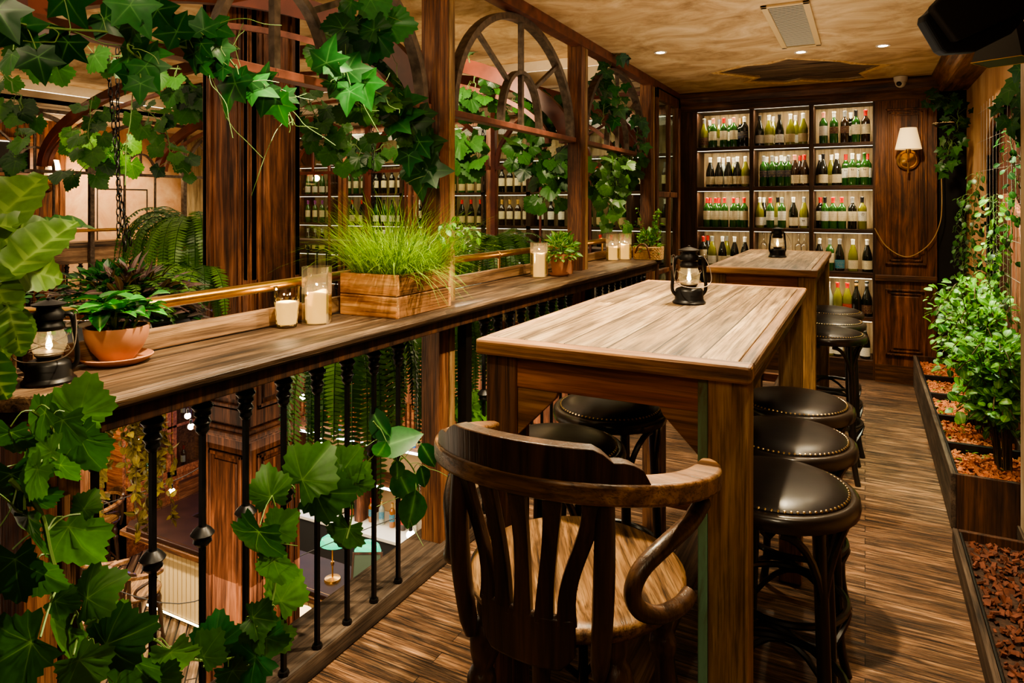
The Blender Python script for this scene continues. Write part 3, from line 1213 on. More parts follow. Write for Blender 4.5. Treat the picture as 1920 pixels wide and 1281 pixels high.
MB().ball((0, 0, -.05), .043).build('dome', M_white, t, smooth=True)
MB().ball((-.012, -.028, -.062), .022).build('lens', M_black, t, smooth=True)

# black loudspeaker hung under the ceiling, nearest corner
t = thing('loudspeaker', 'large black loudspeaker hung in the top right corner', 'speaker', od(1840, 20, 2.3))


def facing(poly, d, h):
    """outline given toward the viewer's side of the room, extruded h away from it"""
    f = V((-ss, cc, 0))
    M = Matrix((V((cc, ss, 0)).to_4d(), V((0, 0, 1)).to_4d(), (-f).to_4d(), V((0, 0, 0, 1)))).transposed()
    M = M.to_4x4()
    M[3][0] = M[3][1] = M[3][2] = 0
    pts = [((px - 1840) * 2.3 / FPX, -(py - 20) * 2.3 / FPX) for px, py in poly]
    M.translation = f * (d + h)
    return pts, M


M_spk = plain('speaker_black', rgb(13, 12, 11), .6, spec=.2)
p_, M_ = facing([(1733, 40), (1735, 28), (1745, 20), (1800, -45), (1985, -110), (1975, -20), (1900, 62), (1832, 96), (1775, 100), (1765, 94)], 0, .05)
MB().prism(p_, M_, .05).build('cabinet', M_spk, t, bevel=.012, seg=3)
p_, M_ = facing([(1742, 24), (1741, 14), (1752, 3), (1800, -50), (1985, -112), (1975, -30), (1895, 32), (1788, 80), (1782, 79)], -.03, .04)
MB().prism(p_, M_, .04).build('grille', plain('speaker_grille', rgb(24, 18, 11), .8, spec=.15), t, bevel=.008, seg=3)
MB().bar((.1, .2, .1), (.12, .25, .42), .03, .03).build('bracket', M_black, t)
t = thing('hanging_lamp', 'black square lamp shade hanging on a chain, right edge', 'lamp', od(1884, 116, 2.55))
MB().lathe([(.115, -.0), (.06, .16), (.03, .17), (.028, .2)], 4, Matrix.Rotation(.3, 4, 'Z')).build('shade', M_black, t)
MB().lathe([(.117, -.0015), (.117, .001), (.113, .001), (.113, -.0015), (.117, -.0015)], 4, Matrix.Rotation(.3, 4, 'Z')).build('rim', M_brass, t)
MB().tube([(0, 0, .2), (0, 0, .38)], .006, 6).build('rod', M_steel, t)

# wall sconce
t = thing('wall_sconce', 'brass wall sconce with glowing cream shade on the back panel', 'wall lamp', oy(1702, 300, BY - .03))
MB().lathe([(.0001, 0), (.086, 0), (.085, .01), (.07, .018), (.062, .014), (.05, .022), (.0001, .03)], 28, Matrix.Rotation(PI / 2, 4, 'X')).build('backplate', M_brass, t, smooth=True)
MB().tube(smoothpath([(0, -.02, 0), (0, -.07, -.02), (0, -.1, .02), (0, -.1, .07)], 6), .008, 8).tube([(0, -.07, -.02), (0, -.07, -.115)], .008, 8).lathe([(.016, .05), (.02, .06), (.02, .1), (.016, .1)], 12, Matrix.Translation((0, -.1, 0))).build('arm', M_brass, t, smooth=True)
MB().lathe([(.1, .085), (.062, .265)], 28, Matrix.Translation((0, -.1, 0))).build('lamp_shade', M_shade, t, smooth=True)
MB().ball((0, -.1, .15), .022).build('bulb', M_bulb, t, smooth=True)
# cable draped across the panel
t = thing('slack_cable', 'thin pale cable drooping across the dark wood panel', 'cable', (0, BY - .04, 0))
pts = [oy(px, py, BY - .04) for px, py in [(1640, 428), (1660, 460), (1690, 480), (1715, 478), (1745, 455), (1762, 420), (1766, 380), (1764, 300)]]
MB().tube(smoothpath([V((p.x, 0, p.z)) for p in pts], 6), .004, 6).build('cord', plain('cable_beige', rgb(170, 140, 96), .6), t, smooth=True)
# ------------------------------------------------------------------ tables
TZ = 1.20


def table(label, x0, x1, y0, y1, mats, strip=False):
    t = thing('bar_table', label, 'table', ((x0 + x1) / 2, (y0 + y1) / 2, 0), group='tall wooden bar tables')
    w, l = (x1 - x0) / 2, (y1 - y0) / 2
    MB().box(-w + .03, w - .035, -l + .05, l - .05, TZ - .036, TZ).build('tabletop', M_table, t, bevel=.003)
    MB().box(-w, w, -l, -l + .05, TZ - .04, TZ + .0005).build('end_board', M_table2, t, bevel=.007)
    MB().box(-w, w, l - .05, l, TZ - .04, TZ + .0005).build('end_board', M_table2, t, bevel=.007)
    MB().box(-w, -w + .03, -l + .05, l - .05, TZ - .04, TZ + .0005).build('edge_board', M_ledgeY, t, bevel=.006)
    MB().box(w - .035, w, -l + .05, l - .05, TZ - .04, TZ + .0005).build('edge_board', M_ledgeY, t, bevel=.008)
    zl = TZ - .04
    lw = .088
    ins = .012
    for sx in (-1, 1):
        for sy in (-1, 1):
            cx, cy = sx * (w - ins - lw / 2), sy * (l - .035 - lw / 2)
            MB().box(cx - lw / 2, cx + lw / 2, cy - lw / 2, cy + lw / 2, 0, zl).build('leg', M_tlegd if (sx < 0 and strip) else M_tleg, t, bevel=.006)
    ax = w - ins - lw
    for sy in (-1, 1):
        y = sy * (l - .06)
        MB().box(-ax, ax, y - .016, y + .016, zl - .085, zl).build('apron', M_apron, t, bevel=.003)
        for sx in (-1, 1):
            poly = [(0, 0), (.115, 0), (.105, -.02), (0, -.125)]
            poly = [(ax - x if sx > 0 else -ax + x, z) for x, z in poly]
            MB().prism(poly, Matrix.Translation((0, y + .012, zl - .085)) @ Matrix.Rotation(PI / 2, 4, 'X'), .024).build('corner_brace', M_table2, t, bevel=.003)
    for sx in (-1, 1):
        x = sx * (w - .05)
        MB().box(x - .014, x + .014, -l + .12, l - .12, zl - .085, zl).build('apron', M_ledgeY, t, bevel=.003)
    for sy in (-1, 1):
        y = sy * (l - .08)
        MB().box(-ax, ax, y - .02, y + .02, .2, .26).build('stretcher', M_apron, t, bevel=.004)
    MB().box(-.055, .055, -l + .1, l - .1, .262, .29).build('footrest', M_ledgeY, t, bevel=.004)
    if strip:
        cx, cy = w - ins - lw, -l + .035
        g = plaster('flaking_green_paint', rgb(96, 78, 50), rgb(112, 150, 118), rgb(124, 168, 136), 6, (1, 1, .3))
        o = MB().box(cx - .022, cx, cy + .001, cy + .03, 0, zl).build('painted_strip', g, t, bevel=.003)
        o['label'] = 'strip of flaking green paint on the leg'
    return t


table('near long bar table of weathered planks, lantern at its far end', -.905, -.217, 1.535, 3.115, None, True)
table('second wooden bar table further back, before the wine shelves', -.805, -.224, 3.96, 5.62, None)

# ------------------------------------------------------------------ stools
def stool_proto():
    t = thing('bar_stool', '', 'stool', (0, 0, 0), group='round leather bar stools')
    MB().lathe([(.0001, .762), (.196, .762), (.207, .768), (.21, .785), (.207, .8), (.2, .806), (.188, .807), (.18, .8), (.0001, .8)], 40).build('seat_ring', M_stoolrim, t, smooth=True, ang=50)
    MB().lathe([(.186, .802), (.184, .81), (.17, .819), (.13, .828), (.07, .833), (.0001, .834)], 40).build('cushion', M_leather, t, smooth=True)
    m = MB()
    for k in range(76):
        a = 2 * PI * k / 76
        m.lathe([(.0042, 0), (.0034, .002), (.0001, .0035)], 6, Matrix.Translation((.181 * math.cos(a), .181 * math.sin(a), .8105)) @ Matrix.Rotation(a, 4, 'Z') @ Matrix.Rotation(.75, 4, 'Y'))
    m.build('nailhead_trim', M_nail, t, smooth=True)
    for k in range(4):
        a = PI / 4 + k * PI / 2
        c, s = math.cos(a), math.sin(a)
        pts = [(.165 * c, .165 * s, .765), (.178 * c, .178 * s, .5), (.192 * c, .192 * s, .22), (.2 * c, .2 * s, .1), (.225 * c, .225 * s, 0)]
        MB().tube(smoothpath(pts, 5), [.0165] * 8 + [.015] * 13, 10).build('leg', M_stool, t, smooth=True)
    for k in range(4):
        a = PI / 4 + k * PI / 2
        m = MB()
        for sg in (-1, 1):
            pts = []
            for i in range(9):
                f = i / 8
                z = .53 + .225 * math.sin(f * PI / 2)
                da = sg * (1 - math.cos(f * PI / 2)) * .6
                r = .176 + .004 * f
                pts.append((r * math.cos(a + da), r * math.sin(a + da), z))
            m.tube(pts, .0105, 8)
        m.build('bent_brace', M_stool, t, smooth=True)
    m = MB()
    m.tube([(.178 * math.cos(2 * PI * i / 32), .178 * math.sin(2 * PI * i / 32), .3) for i in range(32)], .011, 8, closed=True)
    m.build('foot_ring', M_stool, t, smooth=True)
    m = MB()
    for k in range(4):
        a = k * PI / 2
        pts = [(.183 * math.cos(a + PI / 4 * (f - 4) / 4), .183 * math.sin(a + PI / 4 * (f - 4) / 4), .2 + .09 * math.cos((f - 4) / 4 * PI / 2)) for f in range(9)]
        m.tube(pts, .009, 6)
    m.build('arched_stretcher', M_stool, t, smooth=True)
    return t


sp = [(-.216, 1.93, 'leather bar stool on aisle side of near table, closest to camera'),
      (-.226, 2.352, 'middle leather bar stool on aisle side of near table'),
      (-.238, 2.775, 'leather bar stool on aisle side of near table, farthest of three'),
      (-.846, 1.94, 'dark bar stool under ledge side of near table, behind the chair'),
      (-.838, 2.40, 'dark bar stool seen under the near table apron, studded rim'),
      (-.193, 4.36, 'bar stool standing at near corner of second table, legs visible'),
      (-.20, 4.81, 'middle bar stool of three beside the second table'),
      (-.212, 5.265, 'bar stool of second table closest to the wine shelves')]
st = stool_proto()
for i, (x, y, lb) in enumerate(sp):
    if i == 0:
        st.location = (x, y, 0)
        st['label'] = lb
    else:
        dup(st, (x, y, 0), rz=rnd.uniform(-.15, .15) if i < 5 else (0.0 if i == 5 else .2), label=lb)

# ------------------------------------------------------------------ captain's chair
def captain_chair(label, loc, rz, group=None):
    t = thing('captain_chair', label, 'chair', loc, rz, group)
    sz = .778
    MB().lathe([(.0001, sz - .04), (.2, sz - .04), (.222, sz - .034), (.232, sz - .018), (.231, sz - .006), (.222, sz), (.2, sz - .001), (.12, sz - .008), (.0001, sz - .01)], 48).build('seat', M_seat, t, smooth=True, ang=60)

    def ring(r, phi):
        """phi measured from the rear; + to the sitter's right"""
        return V((r * math.sin(phi), -r * math.cos(phi), 0))

    def rz_(phi):
        return .972 + .085 * (math.cos(phi) * .5 + .5) ** 1.1
    # arm rail
    n = 44
    ph = [math.radians(-112 + 224 * i / n) for i in range(n + 1)]
    path = [ring(.274, p) + V((0, 0, rz_(p))) for p in ph]

    def ww(i):
        e = min(i, n - i)
        return .062 * (1 if e > 5 else (.35, .62, .8, .9, .96, .99)[e]) * (.78 + .22 * min(1, abs(i - n / 2) / (n / 2) * 1.5))
    MB().sweep(path, lambda i: ring(1, ph[i]), ww, .04).build('arm_rail', M_rail, t, smooth=True, bevel=.007, seg=3)
    # crest on the rail
    m = MB()
    k = 28
    vs, fs = [], []
    for i in range(k + 1):
        p = math.radians(-50 + 100 * i / k)
        a = abs(i / k * 2 - 1)
        h = .066 if a < .62 else (.066 - .022 * math.sin((a - .62) / .1 * PI / 2) if a < .72 else .044 * max(0, 1 - ((a - .72) / .28) ** 2.2) ** .5 + .002)
        zb = rz_(p) + .012
        for r, z in ((.296, zb), (.298, zb + h), (.268, zb + h), (.262, zb)):
            q = ring(r, p)
            vs.append((q.x, q.y, z))
    for i in range(k):
        for j in range(4):
            j2 = (j + 1) % 4
            fs.append((i * 4 + j, (i + 1) * 4 + j, (i + 1) * 4 + j2, i * 4 + j2))
    fs += [(0, 1, 2, 3), tuple(k * 4 + j for j in (3, 2, 1, 0))]
    m.add(vs, fs)
    m.build('crest_rail', M_chair, t, smooth=True, ang=35, bevel=.004)
    # pierced back splat
    m = MB()
    kk = 14
    vs, fs = [], []
    for i in range(kk + 1):
        f = i / kk * 2 - 1
        p = math.radians(23 * f)
        zb = sz - .068 + .03 * max(0, abs(f) - .75) / .25
        for r, z in ((.252, zb), (.256, sz + .032), (.238, sz + .032), (.234, zb)):
            q = ring(r, p)
            vs.append((q.x, q.y, z))
    for i in range(kk):
        for j in range(4):
            j2 = (j + 1) % 4
            fs.append((i * 4 + j, (i + 1) * 4 + j, (i + 1) * 4 + j2, i * 4 + j2))
    fs += [(0, 1, 2, 3), tuple(kk * 4 + j for j in (3, 2, 1, 0))]
    m.add(vs, fs)
    m.build('splat_base', M_chair, t, smooth=True, ang=35, bevel=.006)
    for s in range(5):
        f = (s - 2) / 2
        pts = []
        for i in range(13):
            u = i / 12
            p = math.radians(f * (19.5 + 9 * (u ** 2 * (3 - 2 * u)) + (1.1 * math.sin(u * PI * 2) * -1 if abs(f) == 1 else 0)))
            r = .247 + .03 * u - .012 * math.sin(PI * u)
            q = ring(r, p)
            pts.append((q.x, q.y, sz + .015 + u * (rz_(p) - .005 - sz - .015)))
        MB().sweep(pts, ring(1, math.radians(f * 22)), .017, lambda i: .037 - .008 * math.sin(PI * i / 12)).build('slat', M_chair, t, smooth=True, ang=35, bevel=.003)
    # arm spindles and bent scrolls
    for s in (-1, 1):
        p = math.radians(34 * s)
        a = ring(.27, p) + V((0, 0, rz_(p) - .01))
        b = ring(.25, p * .96) + V((0, 0, sz - .075))
        pts = [a.lerp(b, i / 12) + ring(.012 * math.sin(PI * i / 12), p) for i in range(13)]
        MB().tube(pts, [.017 + .003 * math.sin(PI * i / 12) for i in range(12)] + [.012], 12).build('spindle', M_chair, t, smooth=True)
        pts = [ring(.268, math.radians(f * s)) + V((0, 0, z)) for f, z in ((92, .962), (76, .95), (60, .93), (49, .9), (45, .862), (48, .828), (57, .808), (68, .806), (76, .814))]
        MB().tube(smoothpath(pts, 6), .0165, 12).build('arm_scroll', M_chair, t, smooth=True)
    # turned legs with stretchers
    pr = [(.016, 0), (.019, .02), (.021, .12), (.018, .2), (.024, .215), (.024, .235), (.017, .25), (.02, .34), (.027, .46), (.022, .54), (.029, .555), (.031, .575), (.026, .592), (.02, .6), (.03, .63), (.034, .66), (.028, .69), (.02, .7), (.026, .72), (.026, .745)]
    for sx in (-1, 1):
        for sy in (-1, 1):
            d = V((sx * .055, sy * .055, -.745))
            q = V((0, 0, 1)).rotation_difference(-d.normalized())
            M = Matrix.Translation((sx * .19, sy * .19, 0)) @ q.to_matrix().to_4x4()
            MB().lathe(pr, 16, M).build('leg', M_chair, t, smooth=True, ang=60)
    m = MB()
    for sx in (-1, 1):
        m.tube([(sx * .178, -.178, .2), (sx * .178, .178, .2)], .011, 8)
    for sy in (-1, 1):
        m.tube([(-.174, sy * .174, .27), (.174, sy * .174, .27)], .011, 8)
    m.build('stretchers', M_chair, t, smooth=True)
    return t


chair = captain_chair('dark wooden captain chair with slatted back and curved arms, foreground', (-.553, 1.365, 0), math.radians(-1))

# ------------------------------------------------------------------ oil lanterns
def lantern_proto():
    t = thing('oil_lantern', '', 'lantern', (0, 0, 0), group='lit black oil lanterns')
    MB().lathe([(.0001, 0), (.057, 0), (.058, .006), (.052, .012), (.05, .016), (.049, .045), (.044, .053), (.03, .058), (.0001, .06)], 32).build('fuel_tank', M_iron, t, smooth=True, ang=45)
    MB().lathe([(.0001, .056), (.022, .056), (.026, .062), (.03, .066), (.03, .07), (.016, .076), (.006, .078), (.0001, .078)], 20).build('burner', M_steel, t, smooth=True)
    MB().lathe([(.027, .068), (.034, .078), (.0385, .094), (.037, .108), (.031, .122), (.028, .13)], 28).build('glass_globe', thin_glass('lantern_glass', (1, .94, .84, 1), .1, .02, .1), t, smooth=True)
    MB().lathe([(.001, .078), (.0065, .084), (.0075, .09), (.004, .102), (.0006, .113)], 12).build('flame', M_flame, t, smooth=True)
    MB().lathe([(.03, .127), (.033, .132), (.033, .138), (.029, .142), (.029, .15), (.034, .154), (.034, .168), (.026, .176), (.026, .182), (.036, .186), (.037, .19), (.02, .196), (.006, .2), (.005, .204), (.0001, .206)], 28).build('chimney_cap', M_iron, t, smooth=True, ang=50)
    for s in (-1, 1):
        pts = [(s * .047, 0, .03), (s * .058, 0, .045), (s * .0595, 0, .065), (s * .057, 0, .09), (s * .053, 0, .125), (s * .05, 0, .152), (s * .044, 0, .163), (s * .03, 0, .163)]
        MB().tube(smoothpath(pts, 5), .0062, 10).build('side_tube', M_iron, t, smooth=True)
    m = MB()
    for z0, z1, ph in ((.074, .118, 0), (.118, .074, 0)):
        for k in range(2):
            pts = []
            for i in range(13):
                a = PI * i / 12 + PI * k
                pts.append((.042 * math.cos(a), .042 * math.sin(a), z0 + (z1 - z0) * i / 12))
            m.tube(pts, .0011, 5)
    m.tube([(.044 * math.cos(2 * PI * i / 24), .044 * math.sin(2 * PI * i / 24), .076) for i in range(24)], .0012, 5, closed=True)
    m.build('wire_guard', M_steel, t, smooth=True)
    m = MB()
    for s in (-1, 1):
        m.tube([(s * .055 + .005 * math.cos(2 * PI * i / 10), 0, .166 + .006 * math.sin(2 * PI * i / 10)) for i in range(10)], .0014, 5, closed=True)
    m.tube(smoothpath([(.055, 0, .164), (.064, -.03, .13), (.062, -.058, .085), (.03, -.078, .066), (-.03, -.078, .066), (-.062, -.058, .085), (-.064, -.03, .13), (-.055, 0, .164)], 6), .0015, 5)
    m.build('bail_handle', M_steel, t, smooth=True)
    return t


lt = lantern_proto()
lt.location = (-.555, 2.435, TZ)
lt.rotation_euler = (0, 0, YAW)
lt['label'] = 'black oil lantern lit on the near table, wire guard round globe'
dup(lt, (-.52, 4.86, TZ), YAW + .2, 'small lit oil lantern on the second table by the shelves')
dup(lt, (-1.757, .948, LZ), YAW + .35, 'black lit oil lantern on the ledge beside terracotta bowl')
for p in ((-.555, 2.435, TZ + .095), (-.52, 4.86, TZ + .095), (-1.757, .948, LZ + .095)):
    light('POINT', p, 1.6, (1, .62, .28), .004)

# ------------------------------------------------------------------ candles and glasses on the ledge
def glass_cyl(label, loc, r=.053, h=.206):
    t = thing('glass_cylinder', label, 'candle holder', loc, group='glass hurricane cylinders')
    MB().lathe([(.0001, .004), (r * .96, .004), (r * .97, .012), (r * .97, h), (r, h), (r, .0), (.0001, .0)], 36).build('glass_wall', thin_glass('hurricane_glass', (.97, .95, .9, 1), .2, .05, .05), t, smooth=True, ang=50)
    return t


def candle(label, loc, r=.038, h=.11, tilt=0):
    t = thing('pillar_candle', label, 'candle', loc, group='cream pillar candles')
    m = MB()
    n = 24
    prof = [(.0001, 0), (r, 0), (r, h * .8), (r * .98, h)]
    m.lathe(prof + [(r * .9, h * .99), (r * .7, h * .95), (.0001, h * .94)], n)
    for i, p in enumerate(m.v):
        if p.z > h * .7:
            a = math.atan2(p.y, p.x)
            p.z += .004 * math.sin(a * 2 + tilt) + .002 * math.sin(a * 3 + tilt * 2)
    m.build('wax_body', M_wax, t, smooth=True, ang=70)
    return t


cs = [((-1.768, 1.868), 'tall glass cylinder behind the cut-glass tumbler, left of crate', 'lit cream candle inside the nearest glass cylinder, left of crate', .11),
      ((-1.718, 3.66), 'glass cylinder beside terracotta pots on the middle ledge', 'lit cream candle in the cylinder beside the terracotta pots', .14),
      ((-1.735, 5.04), 'nearer of two far glass cylinders, touching the wicker basket side', 'lit candle inside nearer of the two far cylinders', .1),
      ((-1.676, 5.155), 'right-hand far glass cylinder just left of wicker basket', 'lit candle inside cylinder just left of wicker basket', .115)]
for (x, y), la, lb, h in cs:
    glass_cyl(la, (x, y, LZ))
    candle(lb, (x + .004, y, LZ + .005), h=h, tilt=x * 40)
    light('POINT', (x, y, LZ + h + .02), .8, (1, .66, .32), .003)
t = thing('cut_glass_tumbler', 'diamond-cut glass tumbler holding a lit candle on the ledge', 'tumbler', (-1.80, 1.755, LZ))
m = MB()
n = 24
rows_ = 7
vs, fs = [], []
for j in range(rows_ + 1):
    z = .012 + j * .132 / rows_
    for k_ in range(n):
        r = .033 + .012 * z / .145 + (.0016 if (j + k_) % 2 and j < rows_ - 1 else 0)
        a = 2 * PI * k_ / n
        vs.append((r * math.cos(a), r * math.sin(a), z))
for j in range(rows_):
    for k_ in range(n):
        k2 = (k_ + 1) % n
        a, b, c, d = j * n + k_, j * n + k2, (j + 1) * n + k2, (j + 1) * n + k_
        fs += [(a, b, c), (a, c, d)] if (j + k_) % 2 else [(a, b, d), (b, c, d)]
m.add(vs, fs)
m.lathe([(.0001, 0), (.03, 0), (.034, .004), (.034, .012), (.0001, .012)], 24)
m.build('glass_body', M_cutglass, t)
t = thing('tumbler_candle', 'melted cream candle glowing inside the cut-glass tumbler', 'candle', (-1.80, 1.755, LZ + .013))
MB().lathe([(.0001, 0), (.031, 0), (.037, .075), (.03, .078), (.02, .07), (.0001, .068)], 24).build('wax_body', M_wax, t, smooth=True)
light('POINT', (-1.80, 1.755, LZ + .105), .9, (1, .66, .32), .003)

# ------------------------------------------------------------------ terracotta pots on the ledge
px0, py0 = -1.809, 1.15
t = thing('pot_saucer', 'terracotta saucer under the bowl pot on the near ledge', 'saucer', (px0, py0, LZ))
MB().lathe([(.0001, 0), (.066, 0), (.086, .014), (.09, .02), (.087, .022), (.07, .01), (.0001, .008)], 36).build('dish', M_terra, t, smooth=True, ang=60)
t = thing('potted_plant', 'glossy green plant in a terracotta bowl beside the ledge lantern', 'potted plant', (px0, py0, LZ + .0085))
MB().lathe([(.0001, 0), (.04, 0), (.044, .006), (.062, .03), (.076, .06), (.08, .085), (.08, .092), (.074, .092), (.071, .08), (.0001, .078)], 36).build('bowl', M_terra, t, smooth=True, ang=60)
m = MB()
for i in range(90):
    a, r = rnd.uniform(0, 6.28), .069 * math.sqrt(rnd.random())
    leaf(m, 'tiny', (r * math.cos(a), r * math.sin(a), .078 + .008 * rnd.random()), rv(1), (0, 0, 1), .018)
m.build('bark_mulch', M_barkd, t)
sm, fo = MB(), MB()
for i in range(11):
    a, r = rnd.uniform(0, 6.28), rnd.uniform(.0, .04)
    b = V((r * math.cos(a), r * math.sin(a), .078))
    tip = b + V((math.cos(a) * rnd.uniform(.01, .06), math.sin(a) * rnd.uniform(.01, .06), rnd.uniform(.03, .095)))
    sm.tube([b, b.lerp(tip, .5) + V((0, 0, .01)), tip], .0032, 6)
    for k in range(6):
        an = a + k * 1.1 + rnd.uniform(-.3, .3)
        d = V((math.cos(an), math.sin(an), rnd.uniform(-.1, .9)))
        leaf(fo, 'ovate', tip + V((0, 0, rnd.uniform(-.025, .01))), d, V((0, 0, 1)) + rv(.35), rnd.uniform(.055, .088), .35, .35)
sm.build('stem', G_stem, t, smooth=True)
fo.build('foliage', G_gloss, t, smooth=True, ang=180)


def pot_plant(label, loc, r, h, lean=0):
    t = thing('potted_plant', label, 'potted plant', loc)
    MB().lathe([(.0001, 0), (r * .68, 0), (r * .92, h * .8), (r * .98, h * .8), (r, h), (r * .92, h), (r * .88, h * .9), (.0001, h * .88)], 32).build('pot', M_terra, t, smooth=True, ang=45)
    fo = MB()
    clump(fo, 120, r * 1.25, .13, 'ovate', .045, V((0, 0, h * .9)), .5)
    fo.build('foliage', G_varieg, t, smooth=True, ang=180)
    return t


t = thing('pot_saucer', 'small terracotta saucer under the front pot on middle ledge', 'saucer', (-1.645, 3.79, LZ))
MB().lathe([(.0001, 0), (.05, 0), (.06, .012), (.062, .018), (.058, .018), (.05, .008), (.0001, .007)], 32).build('dish', M_terra, t, smooth=True, ang=60)
pot_plant('variegated plant in front terracotta pot beside the middle candle', (-1.645, 3.79, LZ + .0075), .058, .118)
pot_plant('terracotta pot tucked between front pot and wooden post', (-1.66, 3.945, LZ), .055, .12)

# ------------------------------------------------------------------ wooden crate with grass
x0, x1, y0, y1 = -1.83, -1.555, 2.06, 2.44
t = thing('wooden_crate', 'rustic scorched wooden crate overflowing with bright green grass', 'planter', ((x0 + x1) / 2, (y0 + y1) / 2, LZ))
w, l, h = (x1 - x0) / 2, (y1 - y0) / 2, .165
for z0, z1 in ((0, .082), (.084, h)):
    MB().box(-w, w, -l, -l + .02, z0, z1).build('end_board', M_crate, t, bevel=.004)
    MB().box(-w, w, l - .02, l, z0, z1).build('end_board', M_crate, t, bevel=.004)
    MB().box(w - .02, w, -l + .02, l - .02, z0, z1).build('side_board', wood('crate_side_wood', [rgb(70, 40, 20), rgb(136, 88, 48), rgb(176, 122, 74)], 'Y', .55, dark=.6, patch=.5), t, bevel=.004)
    MB().box(-w, -w + .02, -l + .02, l - .02, z0, z1).build('side_board', M_crate, t, bevel=.004)
MB().box(-w + .02, w - .02, -l + .02, l - .02, .0, .14).build('soil', M_soil, t)
g = MB()
for i in range(1700):
    bx_, by_ = rnd.uniform(-w + .03, w - .03), rnd.uniform(-l + .03, l - .03)
    a = math.atan2(by_, bx_) + rnd.uniform(-.9, .9)
    L_ = rnd.uniform(.18, .44)
    if i % 14 == 0:
        bx_, by_, a, L_ = w - .03, rnd.uniform(-l + .02, l * .3), rnd.uniform(-.8, .3), rnd.uniform(.2, .34)
    d = V((math.cos(a) * rnd.uniform(.05, .75), math.sin(a) * rnd.uniform(.05, .75), 1)).normalized()
    q = V((bx_, by_, .14))
    s0 = rnd.random()
    pts = [q.copy()]
    for k_ in range(5):
        d = (d + V((math.cos(a) * .1, math.sin(a) * .1, -.24)) * rnd.uniform(.2, 1.5)).normalized()
        q = q + d * L_ / 5
        pts.append(q.copy())
    if i % 14 == 0:
        pts = [q + (p - q) * 1.0 + V((0, 0, -.9 * ((p - q).length) ** 1.6)) for p in pts for q in (pts[0],)]
    sd = V((-math.sin(a), math.cos(a), 0)) * .0018
    vs = []
    for k_, p in enumerate(pts):
        f = 1 - k_ / 5.5
        vs += [p - sd * f, p + sd * f]
    g.add(vs, [(2 * k_, 2 * k_ + 1, 2 * k_ + 3, 2 * k_ + 2) for k_ in range(5)], (s0, 0, 0))
g.build('grass', G_grass, t)

# wicker basket with small plants at the far end of the ledge
t = thing('wicker_basket', 'wicker basket of small plants at far end of ledge', 'basket', (-1.52, 5.27, LZ))
m = MB()
for j in range(9):
    z = .006 + j * .011
    n = 40
    pts = []
    for k_ in range(n):
        a = 2 * PI * k_ / n
        cx, cy = math.cos(a), math.sin(a)
        sx = math.copysign(abs(cx) ** .5, cx) * (.105 + .004 * j / 9)
        sy = math.copysign(abs(cy) ** .5, cy) * (.075 + .004 * j / 9)
        w_ = 1 + (.03 if (k_ + j) % 2 else -.015)
        pts.append((sx * w_, sy * w_, z))
    m.tube(pts, .0062, 6, closed=True)
m.build('woven_side', plain('wicker', rgb(196, 158, 106), .6, noise=.3, nscale=60), t, smooth=True)
MB().lathe([(.0001, .08), (.1, .08)], 24).build('soil', M_soil, t)
m = MB().tube(smoothpath([(-.08, -.09, .05), (-.05, -.1, .11), (.0, -.1, .12), (.03, -.1, .07), (.04, -.095, .01)], 5), .007, 6)
m.build('handle', plain('leather_handle', rgb(84, 44, 30), .5), t, smooth=True)
fo = MB()
clump(fo, 90, .1, .13, 'ovate', .05, V((.0, 0, .08)), .6)
fo.build('foliage', G_varieg, t, smooth=True, ang=180)
fo, sm = MB(), MB()
for i in range(16):
    a = rnd.uniform(0, 6.28)
    tip = V((math.cos(a) * .1, math.sin(a) * .08, rnd.uniform(.2, .42)))
    sm.tube([(0, 0, .08), tip * .5 + V((0, 0, .1)), tip], .0018, 4)
    for k_ in range(16):
        q = V((0, 0, .08)).lerp(tip, .3 + .7 * k_ / 15)
        leaf(fo, 'ovate', q, rv(1), V((0, 0, 1)) + rv(.5), rnd.uniform(.02, .035))
sm.build('stem', G_stemb, t)
fo.build('sprigs', G_bush, t, smooth=True, ang=180)
